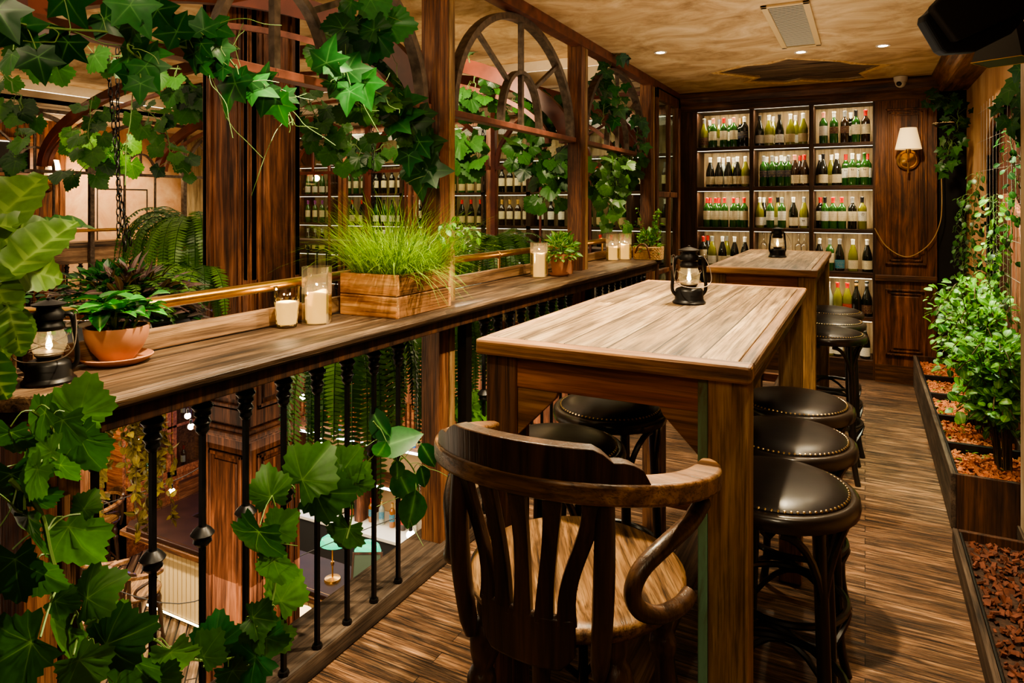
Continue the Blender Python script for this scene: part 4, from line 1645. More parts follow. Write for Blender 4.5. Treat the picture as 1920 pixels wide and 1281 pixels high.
# ------------------------------------------------------------------ planters along the right wall
def planter_box(label, x0, x1, y0, y1, h, fill, dividers=(), mat=None, chips=900, loose=0):
    t = thing('planter_trough', label, 'planter', (x0, y0, 0))
    w, l = x1 - x0, y1 - y0
    MB().box(0, .022, 0, l, 0, h).build('side_board', M_planter, t, bevel=.004)
    MB().box(w - .02, w, 0, l, 0, h).build('side_board', M_planter, t, bevel=.004)
    MB().box(.022, w - .02, 0, .022, 0, h).build('end_board', M_case, t, bevel=.004)
    MB().box(.022, w - .02, l - .022, l, 0, h).build('end_board', M_case, t, bevel=.004)
    m = MB()
    m.box(.024, .034, .024, l - .024, h - .05, h - .004)
    for y in dividers:
        m.box(.024, w - .02, y - .012, y + .012, h - .07, h - .012)
    m.build('liner', M_black, t, bevel=.003)
    MB().box(.034, w - .02, .024, l - .024, 0, fill).build('soil', M_soil, t)
    m = MB()
    for i in range(chips):
        p = V((rnd.uniform(.05, w - .03), rnd.uniform(.04, l - .04), fill + rnd.uniform(.0, .018)))
        if any(abs(p.y - y) < .025 for y in dividers):
            continue
        s = rnd.uniform(.006, .016)
        q = Quaternion((rnd.random(), rnd.uniform(-.4, .4), rnd.uniform(-.4, .4), rnd.uniform(-1, 1))).normalized()
        M = Matrix.Translation(p) @ q.to_matrix().to_4x4()
        m.box(-s, s, -s * .6, s * .6, -s * .3, s * .3, M)
    m.build('bark_mulch', mat or M_bark, t)
    if loose:
        m = MB()
        for i in range(loose):
            p = V((rnd.uniform(.05, w - .05), rnd.uniform(.1, l - .1), fill + .022))
            leaf(m, 'ovate', p, rv(1) * V((1, 1, .1)), V((0, 0, 1)) + rv(.3), rnd.uniform(.03, .055))
        m.build('fallen_leaves', G_grapel, t, smooth=True, ang=180)
    return t


planter_box('long dark wooden planter trough of bark chips by the aisle', .365, .755, 3.86, 6.74, .265, .2, (.55, 1.1, 1.65, 2.2), chips=4600, loose=70)
planter_box('low wooden planter of dark bark in the lower right corner', .345, 1.15, 1.2, 3.60, .11, .07, (), M_barkd, chips=4200)
# seedling
t = thing('seedling', 'tiny bright green seedling alone in the dark bark', 'plant', (.53, 3.0, .085))
fo = MB()
for a in range(3):
    leaf(fo, 'ivy', (0, 0, .01), (math.cos(a * 2), math.sin(a * 2), .3), (0, 0, 1), .03)
fo.build('foliage', G_bush, t)


def shrub(label, c, rad, hgt, n, size, kind='oval', mat=None, stems=14, name='leafy_shrub', lean=(-.25, -.2, 0)):
    """stems rise from the soil and arch over, each carrying its leaves"""
    t = thing(name, label, 'shrub', c)
    sm, fo = MB(), MB()
    per = max(6, n // stems)
    for i in range(stems):
        a = rnd.uniform(0, 6.28)
        r0 = rnd.uniform(0, rad * .4)
        b = V((r0 * math.cos(a), r0 * 1.6 * math.sin(a), 0))
        reach = rnd.uniform(.4, 1)
        tip = V((math.cos(a) * rad * reach, math.sin(a) * rad * 1.7 * reach, hgt * rnd.uniform(.45, 1))) + V(lean) * reach * hgt
        mid = b.lerp(tip, .5) + V((0, 0, hgt * .18))
        P = smoothpath([b, mid, tip, tip + V((math.cos(a) * .06, math.sin(a) * .06, -.05)) + V(lean) * .1], 5)
        sm.tube(P, .0028, 5)
        for k_ in range(per):
            q, tg = path_at(P, .22 + .78 * rnd.random())
            off = rv(.05)
            d = off.normalized() + V((0, 0, .25)) + V(lean) * .6
            leaf(fo, kind, q + off * .7, d, V((0, 0, 1)) + rv(.55) + V((-.3, -.3, 0)), size * rnd.uniform(.55, 1.2), rnd.uniform(.1, .5), .2)
    sm.build('stem', G_stemb, t, smooth=True)
    fo.build('foliage', mat or G_bush, t, smooth=True, ang=180)
    return t


shrub('bright leafy shrub in front half of trough by the weathered post', (.62, 4.2, .2), .1, .7, 1000, .048, stems=46, lean=(-.1, -.12, 0))
shrub('brightly lit shrub in middle of the planter trough', (.62, 4.85, .2), .14, .9, 1200, .044, stems=52, lean=(-.1, -.15, 0))
shrub('darker shrub at far end of trough near the panelling', (.65, 5.75, .2), .12, .75, 420, .04, mat=G_dark, stems=24, lean=(-.1, -.1, 0))
for lb, pts, n, mt in (('bright creeper climbing the trellis wires above the shrubs', [(.68, 4.9, .85), (.66, 4.95, 1.1), (.69, 4.9, 1.35), (.68, 4.95, 1.6)], 110, G_bush),  # brighter leaf colour than the other creepers
                       ('creeper on trellis left side, dark leaves', [(.66, 5.7, .6), (.68, 5.6, 1.0), (.66, 5.7, 1.3), (.69, 5.6, 1.75)], 150, G_dark),
                       ('thin creeper tendril rising along right trellis wires', [(.69, 4.4, .8), (.68, 4.45, 1.2), (.7, 4.4, 1.6), (.69, 4.45, 1.95)], 90, G_dark),
                       ('sparse creeper spreading at the foot of plaster pier', [(.64, 6.2, .5), (.66, 6.05, .9), (.64, 6.1, 1.25), (.66, 5.9, 1.6)], 130, G_dark)):
    vine(lb, pts, n, .04, 'oval', mt, (-.8, -.5, .4), .07, .0022, name='trellis_creeper', group='creepers on the right wall')
vine('ivy hanging in the dark corner beside the wall sconce', [oy(1740, 185, 6.55), oy(1790, 190, 6.5), oy(1795, 240, 6.45), oy(1775, 290, 6.45), oy(1790, 320, 6.4)], 60, .085, 'ivy', G_dark, (-.3, -.8, .3), .1, group='ivy on the right side')
vine('ivy sprig hanging at top right edge over the wall', [ox(1925, 120, .66), ox(1905, 155, .66), ox(1895, 195, .66), ox(1900, 240, .66)], 14, .1, 'ivy', G_ivy, (-.6, -.7, .3), .05, group='ivy on the right side')
t = thing('seed_bowl', 'shallow bowl of pale gravel mounted in the corner ivy', 'bowl', oy(1769, 232, 6.5))
MB().lathe([(.0001, -.03), (.05, -.025), (.085, 0), (.08, 0), (.0001, -.012)], 20).build('dish', M_black, t, smooth=True)
m = MB()
for i in range(160):
    a, r = rnd.uniform(0, 6.28), .075 * math.sqrt(rnd.random())
    m.ball((r * math.cos(a), r * math.sin(a), rnd.uniform(-.004, .006)), .006, 4)
m.build('gravel', plain('gravel', rgb(196, 170, 130), .8, noise=.4, nscale=90), t)

# ------------------------------------------------------------------ garlands on the near screen
def OX(L, X=-1.6):
    return [ox(px, py, X) for px, py in L]


def OD(L):
    return [od(px, py, d) for px, py, d in L]


RT, UPV, TOW = V((cc, ss, 0)), V((0, 0, 1)), V((ss, -cc, 0))


def spray(label, stem, leaves, X, kind='ivy', mat=None, name='ivy_garland', group=None, twigs=0, sw=.003):
    """a vine on the screen whose leaves were measured one by one: where, how long, which way it points, how light"""
    P = smoothpath([ox(px, py, X) for px, py in stem], 6)
    t = thing(name, label, 'vine', P[0], group=group)
    o0 = P[0].copy()
    st, fo = MB(), MB()
    st.tube([q - o0 for q in P], sw, 6)
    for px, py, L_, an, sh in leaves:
        xx = X + rnd.uniform(-.02, .07)
        c = ox(px, py, xx) - o0
        dep = -(c + o0).x * ss + (c + o0).y * cc
        s = L_ * dep / FPX * {'grape': .66, 'ivy': .76}.get(kind, .8)
        a = math.radians(an)
        d = (RT * math.cos(a) + UPV * math.sin(a) + TOW * rnd.uniform(-.35, .25)).normalized()
        nn = TOW + UPV * rnd.uniform(.0, .7) + RT * rnd.uniform(-.5, .6)
        base = c - d * s * .38
        near = min(P, key=lambda q: (q - o0 - base).length) - o0
        st.tube(smoothpath([near, near.lerp(base, .5) + V((0, 0, .012)), base], 3), sw * .45, 4)
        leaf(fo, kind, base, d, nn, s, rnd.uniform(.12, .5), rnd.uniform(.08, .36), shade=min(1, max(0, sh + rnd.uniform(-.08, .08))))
    for i in range(twigs):
        q, tg = path_at(P, rnd.random())
        w = [q - o0]
        dd = (rv(1) + TOW * .5 - UPV * .5).normalized() * .02
        for k in range(6):
            dd = dd + rv(.016)
            w.append(w[-1] + dd)
        st.tube(smoothpath(w, 3), sw * .4, 4)
    st.build('stem', G_stem, t, smooth=True)
    fo.build('foliage', mat or G_ivy, t, smooth=True, ang=180)


gn = 'ivy on the near screen'
spray('ivy garland along top rail at upper left corner', [(-60, 20), (40, 45), (120, 55), (200, 60), (280, 75), (350, 90)],
      [(5, 30, 115, -60, .3), (40, 62, 110, -60, .45), (120, 92, 100, -120, .1), (75, 118, 90, -80, .15), (205, 40, 95, -40, .35), (320, 48, 100, 120, .15), (345, 62, 90, -90, .25), (300, 30, 100, -60, .2), (130, 10, 110, -70, .3)], -1.6, 'ivy', group=gn, twigs=3)
spray('ivy spray in the upper left with large lit leaves', [(200, -40), (240, 10), (250, 60), (240, 90), (265, 115), (262, 150)],
      [(255, 22, 115, -60, .75), (240, 62, 100, -110, .35), (250, 108, 120, -15, .95), (285, 100, 80, 10, .9), (276, 135, 95, -65, .6), (235, 150, 70, -120, .3), (262, 165, 70, -90, .5)], -1.5, 'ivy', group=gn, twigs=3)
spray('ivy clinging where the near rail meets the inner arch', [(330, 60), (380, 45), (400, 80), (420, 120), (390, 130), (440, 150)],
      [(380, 45, 70, 90, .5), (397, 62, 95, -90, .7), (372, 90, 70, -120, .2), (415, 95, 70, -60, .8), (400, 115, 80, -70, .25), (360, 110, 70, -100, .15), (378, 125, 60, -60, .7), (410, 130, 60, -150, .4)], -1.6, 'ivy', group=gn, twigs=9)
spray('ivy sprig dangling below near rail before the wooden column', [(425, 105), (460, 145), (500, 165), (530, 190), (545, 220), (548, 235)],
      [(430, 168, 115, -120, .2), (455, 150, 60, -60, .4), (482, 162, 85, -15, 1.0), (495, 140, 60, 90, .5), (495, 185, 80, -100, .3), (522, 205, 85, -80, .6), (540, 180, 50, -30, .4)], -1.57, 'ivy', group=gn, twigs=9)
spray('ivy hanging inside the near arch beside the first post', [(690, -30), (706, 20), (720, 60), (722, 100), (735, 95)],
      [(650, 8, 85, -150, .55), (700, 5, 80, -60, .9), (692, 48, 95, 150, .25), (738, 45, 85, 0, 1.0), (700, 72, 95, -110, .2), (640, 45, 80, 120, .05), (660, 75, 80, -90, .1)], -1.62, 'grape', group=gn, twigs=3)
spray('pale ivy sprig on rail end left of first post', [(600, 90), (640, 125), (660, 145), (690, 165), (730, 185)],
      [(612, 105, 95, 80, .5), (632, 122, 65, -10, .75), (655, 118, 95, 75, .3), (682, 165, 95, -75, .85), (652, 180, 80, -100, .7), (628, 165, 60, -120, .3), (712, 172, 60, 30, .4)], -1.6, 'ivy', group=gn, twigs=6)
spray('ivy trail falling along left face of first post', [(720, 165), (765, 200), (785, 240), (795, 290), (800, 330), (790, 355)],
      [(735, 195, 90, -140, .3), (765, 190, 80, 20, .6), (750, 215, 105, 25, .75), (795, 222, 70, -60, .3), (778, 240, 90, -60, .15), (805, 262, 70, 10, .35), (780, 275, 80, -120, .2), (800, 300, 95, -40, .4), (815, 318, 80, 0, .35), (785, 338, 95, -100, .45), (765, 300, 70, -90, .15), (745, 240, 60, -110, .2)], -1.66, 'ivy', group=gn, twigs=3)
vine('small ivy trailing over the middle rail end', OX([(660, 190), (690, 215), (720, 225), (745, 240), (760, 280)], -1.7), 18, .075, 'grape', G_grape, spread=.08, twigs=5, group=gn)
vine('ivy tuft hanging from the far arch beside second post', OX([(1150, 100), (1140, 140), (1135, 190), (1128, 230)], -1.64), 20, .1, 'ivy', G_ivy, spread=.1, group=gn)
vine('ivy falling along the far arch right leg', OX([(1150, 150), (1165, 190), (1190, 215), (1195, 260), (1205, 295)], -1.64), 26, .09, 'ivy', G_ivy, spread=.1, group=gn)
vine('pale leaved vine hanging under the far rail', OX([(1120, 300), (1150, 310), (1155, 350), (1150, 390), (1165, 430)], -1.72), 34, .085, 'grape', G_grape, spread=.1, group=gn)
vine('little creeper poking past the crate post', OX([(800, 470), (830, 430), (850, 445), (870, 430), (880, 440)], -1.58), 44, .032, 'ovate', G_bush, spread=.07, stem=.002, group=gn)

# foreground grape vine climbing the balustrade, lower left
gg = 'broad leaved vine climbing the balustrade'
spray('broad vine leaves hanging at the ledge corner, lower left', [(60, 770), (95, 800), (110, 850), (80, 880), (60, 930), (30, 960)],
      [(75, 778, 95, -150, .3), (112, 800, 110, -100, .2), (150, 768, 125, 75, .9), (150, 835, 120, -70, .15), (85, 852, 100, -160, 1.0), (62, 890, 100, -120, .7), (20, 820, 90, -100, .2), (18, 905, 130, -90, .1), (118, 878, 75, -60, .3), (60, 930, 100, -80, .1)], -1.46, 'grape', G_grape, 'grape_vine', gg)
spray('grape vine stem running down the lower left corner', [(20, 900), (75, 960), (95, 1040), (120, 1120), (150, 1170), (165, 1281)],
      [(42, 985, 150, -110, .12), (130, 1005, 150, -65, .65), (160, 950, 60, 60, .4), (25, 1065, 130, -80, .1), (78, 1080, 100, -40, .3), (170, 1115, 110, 35, .35), (120, 1198, 150, -120, .6), (35, 1220, 170, -150, .2), (155, 1248, 110, -60, .5), (110, 1130, 70, -20, .2)], -1.46, 'grape', G_grape, 'grape_vine', gg, 3, .005)
spray('large grape leaves along bottom edge of the balustrade', [(90, 1240), (170, 1200), (230, 1190), (290, 1200), (330, 1230), (390, 1240)],
      [(200, 1160, 85, -60, 1), (212, 1205, 130, 15, .1), (245, 1250, 145, -60, .25), (322, 1235, 105, -85, .95), (385, 1225, 85, 60, .35), (300, 1275, 80, -30, .3)], -1.5, 'grape', G_grape, 'grape_vine', gg, 4)
spray('vine climbing iron balusters in front of wooden column', [(440, 1270), (480, 1200), (510, 1130), (520, 1060), (525, 990), (510, 930)],
      [(480, 1010, 130, -110, .1), (505, 925, 90, 100, .3), (522, 990, 80, 40, .7), (515, 1062, 100, -80, .6), (532, 1118, 95, 60, 1), (482, 1160, 75, -20, .15), (472, 1192, 80, -120, .5), (517, 1195, 75, -60, .9)], -1.56, 'grape', G_grape, 'grape_vine', gg, 3)
spray('leaf cluster at foot of balustrade beside the floor', [(380, 1250), (430, 1235), (470, 1230), (510, 1215)],
      [(402, 1205, 95, 80, .3), (465, 1240, 130, -150, .4), (500, 1208, 95, -90, .45), (440, 1268, 90, -60, .3)], -1.54, 'grape', G_ivy, 'grape_vine', gg)
spray('vine sprig across balusters before the back bar', [(530, 930), (575, 890), (610, 915), (650, 900), (660, 960), (650, 1010)],
      [(575, 890, 125, 50, .3), (603, 925, 120, -5, .15), (645, 878, 90, 55, .4), (668, 905, 70, 60, .5), (640, 935, 60, 110, .5), (648, 1000, 85, -110, .35)], -1.58, 'grape', G_grape, 'grape_vine', gg)
spray('bright vine leaves beside foot of the first post', [(700, 790), (730, 830), (750, 850), (775, 880), (785, 920), (770, 950)],
      [(738, 832, 115, 15, .7), (715, 845, 75, -120, 1), (712, 800, 95, 140, .1), (758, 905, 110, -70, .35), (772, 950, 110, -105, .5), (792, 890, 60, -80, .3), (745, 880, 60, -90, .3), (800, 850, 70, -60, .25)], -1.57, 'ovate', G_ivy, 'grape_vine', gg, 5)
vine('vine leaves behind table leg beyond second bay balusters', OX([(860, 740), (900, 735), (915, 760), (905, 800)], -1.66), 12, .12, 'grape', G_grape, spread=.09, name='grape_vine', group=gg)

# big leaved plant and its box on the ledge, far left
t = thing('wooden_plant_box', 'small wooden plant box at left end of the ledge', 'planter', (-1.90, .80, LZ), .48)
MB().box(-.1, .1, -.09, .09, 0, .012).box(-.1, .1, -.09, -.075, 0, .13).box(-.1, .1, .075, .09, 0, .13).box(-.1, -.085, -.075, .075, 0, .13).box(.085, .1, -.075, .075, 0, .13).build('box_boards', M_ledgeY, t, bevel=.003)
MB().box(-.085, .085, -.075, .075, .012, .11).build('soil', M_soil, t)
t = thing('broad_leaf_plant', 'plant with very large veined leaves at left edge', 'plant', (-1.90, .80, LZ + .112))
fo, sm = MB(), MB()
base = V((-1.90, .80, LZ + .112))
for px, py, X, tx, ty, sz, nn in [(-70, 480, -1.80, 50, 335, .25, (.6, -.7, .5)), (-20, 420, -1.74, 80, 430, .17, (.5, -.4, .8)), (50, 440, -1.75, 165, 402, .15, (.3, -.6, .9)), (0, 530, -1.66, 95, 440, .2, (.5, -.8, .4)), (-40, 490, -1.7, 60, 510, .18, (.6, -.6, .4)),
                                   (-40, 480, -1.68, 15, 600, .16, (.7, -.6, .3)), (15, 570, -1.66, 32, 668, .12, (.8, -.5, .2)), (-40, 640, -1.62, -5, 740, .14, (.8, -.6, .1)), (-5, 560, -1.70, 5, 680, .13, (.6, -.8, .0)), (38, 575, -1.74, 52, 640, .09, (.7, -.7, .1)),
                                   (-60, 380, -1.85, 30, 450, .2, (.4, -.5, .8))]:
    a = ox(px, py, X) - base
    b = ox(tx, ty, X + .02) - base
    leaf(fo, 'big', a, b - a, nn, max(sz, (b - a).length), rnd.uniform(.1, .3), .28, shade=rnd.uniform(0, 1))
    sm.tube(smoothpath([V((0, 0, 0)), a * .5 + V((0, 0, .05)), a], 4), .005, 6)
fo.build('foliage', G_big, t, smooth=True, ang=180)
sm.build('stem', G_stem, t, smooth=True)
# ------------------------------------------------------------------ wine bottles
PROF = {'bordeaux': [(.0001, .004), (.03, 0), (.0365, .002), (.0375, .008), (.0375, .188), (.0345, .206), (.02, .226), (.0148, .24), (.0142, .284), (.0162, .286), (.0162, .296), (.0142, .3), (.0001, .3)],
        'burgundy': [(.0001, .004), (.034, 0), (.041, .003), (.0422, .01), (.0422, .135), (.038, .168), (.026, .21), (.0165, .24), (.0145, .255), (.0145, .288), (.0165, .29), (.0165, .299), (.0142, .302), (.0001, .302)],
        'champagne': [(.0001, .004), (.036, 0), (.043, .003), (.0445, .01), (.0445, .14), (.039, .175), (.025, .215), (.0175, .24), (.0155, .255), (.015, .3), (.018, .303), (.019, .315), (.0165, .322), (.0001, .323)]}
GLASSC = {'green': rgb(36, 82, 30), 'olive': rgb(112, 112, 30), 'dark': rgb(18, 20, 14), 'brown': rgb(46, 30, 18), 'clear': rgb(150, 160, 150), 'amber': rgb(150, 92, 30), 'blue': rgb(40, 110, 190)}
GM = {k: plain(k + '_bottle_glass', c, .07, coat=.6, spec=.6) for k, c in GLASSC.items()}
LABC = {'cream': rgb(226, 212, 178), 'white': rgb(232, 228, 216), 'beige': rgb(196, 176, 136), 'navy': rgb(24, 30, 60), 'maroon': rgb(70, 30, 26), 'teal': rgb(20, 118, 152), 'grey': rgb(180, 172, 158), 'red': rgb(176, 36, 28)}


def labmat(name, c):
    """paper with a few rows of fine print and a small crest"""
    m, nt, N, L, b = new_mat(name)
    tc = N.new('ShaderNodeTexCoord')
    sp = N.new('ShaderNodeSeparateXYZ')
    L.new(tc.outputs['Object'], sp.inputs[0])
    w = N.new('ShaderNodeMath')
    w.operation = 'SINE'
    mu = N.new('ShaderNodeMath')
    mu.operation = 'MULTIPLY'
    mu.inputs[1].default_value = 480
    L.new(sp.outputs[2], mu.inputs[0])
    L.new(mu.outputs[0], w.inputs[0])
    n = N.new('ShaderNodeTexNoise')
    n.inputs['Scale'].default_value = 170
    L.new(tc.outputs['Object'], n.inputs['Vector'])
    p = N.new('ShaderNodeMath')
    p.operation = 'MULTIPLY'
    L.new(w.outputs[0], p.inputs[0])
    L.new(n.outputs['Fac'], p.inputs[1])
    r = N.new('ShaderNodeValToRGB')
    r.color_ramp.elements[0].position = .38
    r.color_ramp.elements[0].color = c
    r.color_ramp.elements[1].position = .5
    light_ = sum(c[:3]) / 3 > .2
    r.color_ramp.elements[1].color = tuple(x * .35 for x in c[:3]) + (1,) if light_ else rgb(190, 170, 120)
    L.new(p.outputs[0], r.inputs[0])
    L.new(r.outputs[0], b.inputs['Base Color'])
    b.inputs['Roughness'].default_value = .6
    return m


LM = {k: labmat(k + '_paper_label', c) for k, c in LABC.items()}
CAPC = {'white': rgb(236, 232, 222), 'red': rgb(190, 44, 36), 'silver': rgb(150, 150, 150), 'black': rgb(24, 22, 22), 'gold': rgb(206, 164, 90), 'pink': rgb(216, 140, 120), 'purple': rgb(120, 60, 120)}
CM = {k: plain(k + '_capsule', c, .4, .3 if k in ('silver', 'gold') else 0) for k, c in CAPC.items()}
_bm = {}


def bottle_mesh(kind, part):
    key = (kind, part)
    if key in _bm:
        return _bm[key]
    pr = PROF[kind]
    rb = max(r for r, z in pr)
    if part == 'body':
        m = MB().lathe(pr, 20)
    elif part == 'cap':
        zt = pr[-1][1]
        m = MB().lathe([(.0152, zt - .055), (.0156, zt - .016), (.0174, zt - .014), (.0174, zt - .002), (.0001, zt + .001)], 16)
    else:
        z0, z1 = {'hi': (.075, .165), 'lo': (.025, .105), 'band': (.09, .155)}[part]
        m = MB()
        n = 14
        vs = []
        for i in range(n + 1):
            a = -PI / 2 + math.radians(-88 + 176 * i / n)
            vs += [((rb + .0007) * math.cos(a), (rb + .0007) * math.sin(a), z0), ((rb + .0007) * math.cos(a), (rb + .0007) * math.sin(a), z1)]
        m.add(vs, [(2 * i, 2 * i + 2, 2 * i + 3, 2 * i + 1) for i in range(n)])
    _bm[key] = m
    return m


_cache = {}


def part_obj(kind, part, mat, name, parent):
    k = (kind, part, mat.name)
    if k in _cache:
        o = _cache[k].copy()
        COL.objects.link(o)
    else:
        o = bottle_mesh(kind, part).build(name, mat, None, smooth=True, ang=50)
        _cache[k] = o
    o.parent = parent
    return o


def bottle(label, group, loc, kind, glass, lab, cap, s=1.0, rz=0, cat='bottle', name='wine_bottle', lp=None):
    t = thing(name, label, cat, loc, rz, group)
    t.scale = (s, s, s)
    part_obj(kind, 'body', GM[glass], 'glass_body', t)
    if cap:
        part_obj(kind, 'cap', CM[cap], 'capsule', t)
    if lab:
        part_obj(kind, lp or ('lo' if kind != 'bordeaux' else 'hi'), LM[lab], 'paper_label', t)
    return t


M_decal = plain('dark_print', rgb(40, 26, 20), .6)
HORSE = [(-.5, .28), (-.42, .5), (-.3, .44), (-.2, .2), (.3, .18), (.45, .26), (.52, -.05), (.43, .02), (.4, -.5), (.3, -.5), (.28, -.1), (-.1, -.12), (-.14, -.5), (-.23, -.5), (-.26, -.05), (-.3, .15), (-.44, .18)]


def decal(parent, poly, size, zc, r, mat, name):
    m = MB()
    vs = []
    for x, z in poly:
        a = -PI / 2 + x * size / r
        vs.append(((r + .0011) * math.cos(a), (r + .0011) * math.sin(a), zc + z * size * .8))
    m.add(vs, [tuple(range(len(vs)))])
    return m.build(name, mat, parent)


def c1(x):
    return 1300 + x / 5.3375


def c3(x):
    return 1500 + x / 5.125


def c6(x):
    return 1240 + x / 6


def cr(x):
    return 1280 + x / 3


B, U, C = 'bordeaux', 'burgundy', 'champagne'
cells = {
    (0, 0): [(c1(110), U, 'olive', 'maroon', 'silver', 0), (c1(165), B, 'green', 'cream', 'white', 1), (c1(201), B, 'green', 'cream', 'pink', 0), (c1(258), U, 'olive', 'cream', 'silver', 1), (c1(305), B, 'green', 'cream', 'red', 0), (c1(366), B, 'green', 'cream', 'white', 1), (c1(404), B, 'green', 'cream', 'pink', 0), (c1(470), B, 'dark', 'navy', 'gold', 1), (c1(512), B, 'dark', 'navy', 'white', 0)],
    (0, 1): [(c1(660), U, 'dark', 'grey', 'black', 0), (c1(758), U, 'olive', 'cream', 'white', 0), (c1(800), U, 'olive', 'cream', 'white', 1), (c1(862), U, 'dark', 'white', 'black', 0), (c1(972), U, 'olive', 'beige', 'white', 0), (c1(1022), U, 'olive', 'white', 'white', 1), (c1(1098), U, 'olive', 'beige', 'white', 0)],
    (0, 2): [(c3(226), B, 'green', 'white', 'pink', 0), (c3(326), B, 'green', 'maroon', 'white', 0), (c3(430), B, 'brown', 'maroon', 'silver', 0), (c3(488), B, 'dark', 'cream', 'white', 1), (c3(537), B, 'green', 'cream', 'black', 0), (c3(630), B, 'brown', 'cream', 'red', 0)],
    (1, 0): [(c1(170), U, 'dark', 'cream', 'white', 0), (c1(257), U, 'dark', 'cream', 'white', 0), (c1(300), U, 'clear', None, 'white', 1), (c1(351), U, 'dark', 'cream', 'white', 0), (c1(405), U, 'olive', 'cream', 'white', 1), (c1(440), U, 'dark', 'cream', 'white', 0), (c1(520), U, 'olive', 'cream', 'white', 0)],
    (1, 1): [(c1(703), B, 'green', 'navy', 'silver', 0), (c1(735), B, 'green', 'navy', 'white', 1), (c1(790), B, 'green', 'navy', 'silver', 0), (c1(832), B, 'green', 'navy', 'white', 1), (c1(879), B, 'green', 'navy', 'white', 0), (c1(915), B, 'green', 'navy', 'white', 1), (c1(952), B, 'green', 'navy', 'silver', 0), (c1(1014), U, 'brown', 'cream', 'pink', 0), (c1(1068), U, 'brown', 'cream', 'red', 1), (c1(1112), U, 'brown', 'cream', 'red', 0)],
    (1, 2): [(c3(186), U, 'dark', 'beige', 'white', 1), (c3(222), U, 'dark', 'cream', 'black', 0), (c3(303), U, 'olive', 'beige', 'white', 1), (c3(354), U, 'dark', 'cream', 'white', 0), (c3(440), B, 'green', 'white', 'red', 1), (c3(503), B, 'green', 'cream', 'white', 0), (c3(563), B, 'green', 'white', 'white', 1), (c3(618), B, 'green', 'cream', None, 0), (c3(672), B, 'green', 'white', 'red', 1)],
    (2, 0): [(c1(138), B, 'green', 'cream', 'red', 0), (c1(170), B, 'green', 'cream', 'red', 1), (c1(222), B, 'green', 'cream', 'red', 0), (c1(256), B, 'green', 'cream', 'red', 1), (c1(312), B, 'green', 'cream', 'red', 0), (c1(402), B, 'green', 'cream', 'red', 0), (c1(446), B, 'green', 'cream', 'pink', 1), (c1(508), B, 'green', 'cream', 'red', 0)],
    (2, 1): [(c1(660), U, 'olive', 'white', 'white', 0), (c1(706), U, 'dark', 'white', 'white', 1), (c1(770), B, 'green', 'white', 'red', 0), (c1(845), U, 'olive', 'cream', 'black', 1), (c1(886), B, 'green', 'white', 'silver', 0), (c1(1001), U, 'dark', 'cream', 'white', 0), (c1(1108), U, 'olive', 'white', 'silver', 0)],
    (2, 2): [(c3(176), B, 'dark', 'cream', 'red', 1), (c3(240), B, 'green', 'white', 'black', 0), (c3(318), B, 'green', 'cream', 'red', 0), (c3(402), B, 'green', 'cream', 'red', 0), (c3(503), B, 'dark', 'cream', 'silver', 0), (c3(597), B, 'olive', 'white', 'black', 0)],
    (3, 0): [(c6(472), B, 'dark', 'cream', 'red', 0), (c6(522), U, 'dark', 'cream', 'red', 1), (c6(572), U, 'olive', 'white', 'silver', 0), (c6(688), U, 'dark', 'cream', 'white', 0), (c6(735), U, 'olive', 'cream', 'silver', 1), (c6(824), U, 'dark', 'cream', 'white', 0), (c6(940), U, 'dark', 'cream', 'white', 0)],
    (3, 2): [(cr(768), U, 'dark', 'cream', 'white', 0), (cr(828), B, 'green', 'cream', 'silver', 0), (cr(883), U, 'dark', 'teal', 'silver', 0), (cr(958), U, 'olive', 'cream', 'white', 0), (cr(1038), U, 'dark', 'cream', 'white', 0)],
    (4, 2): [(cr(820), U, 'clear', None, 'white', 0), (cr(872), U, 'olive', None, 'red', 0), (cr(926), U, 'olive', 'red', 'red', 0), (cr(977), C, 'dark', None, 'gold', 0), (cr(1036), C, 'dark', 'maroon', 'silver', 0)],
    (5, 2): [(cr(828), U, 'olive', 'white', 'white', 0), (cr(872), U, 'dark', 'white', 'white', 0), (cr(1026), U, 'dark', 'white', 'silver', 0)],
}
RN = ['top row', 'second row', 'third row', 'fourth row', 'fifth row', 'lowest row']
CN = ['left column', 'middle column', 'right column']
for (r, c), lst in cells.items():
    z = rows[r][0] + .001
    a, b = colx[c]
    for i, (px, kind, glass, lab, cap, back) in enumerate(lst):
        Y = BY + (.2 if back else .075)
        x = min(max(oy(px, 384, Y).x, a + .045), b - .045)
        what = (glass + ' ' + kind).replace('clear', 'pale') + ' bottle, '
        what += (lab.replace('navy', 'navy blue') + ' label') if lab else 'no label'
        lb = f'{what}, {ORD[i]} from left in {RN[r]}, {CN[c]} of shelving'
        bt = bottle(lb, f'wine bottles in {RN[r]}, {CN[c]}', (x, Y, z), kind, glass, lab, cap, .97, rnd.uniform(-.15, .15), lp='band' if lab in ('navy', 'maroon') and kind == B else None)
        if (r, c) == (1, 2) and i >= 4 or (r, c, i) == (2, 1, 6):
            zc = .145 if kind == B else .075
            decal(bt, HORSE, .026, zc, .0375 if kind == B else .0422, M_decal, 'horse_emblem')
        if (r, c, i) == (0, 1, 3):
            decal(bt, [(-.5, -.4), (.5, -.4), (.5, .4), (-.5, .4)], .034, .082, .0422, LM['red'], 'red_square')
        if (r, c, i) == (2, 2, 5):
            decal(bt, [(.5 * math.cos(a * .3), .5 * math.sin(a * .3)) for a in range(21)] + [(.42 * math.cos(a * .3), .42 * math.sin(a * .3)) for a in range(20, -1, -1)], .03, .14, .0375, M_decal, 'ring_emblem')
            text_mesh('P', .024, 'letter_emblem', M_decal, bt, Matrix.Translation((0, -.0388, .14)) @ Matrix.Rotation(PI / 2, 4, 'X'))


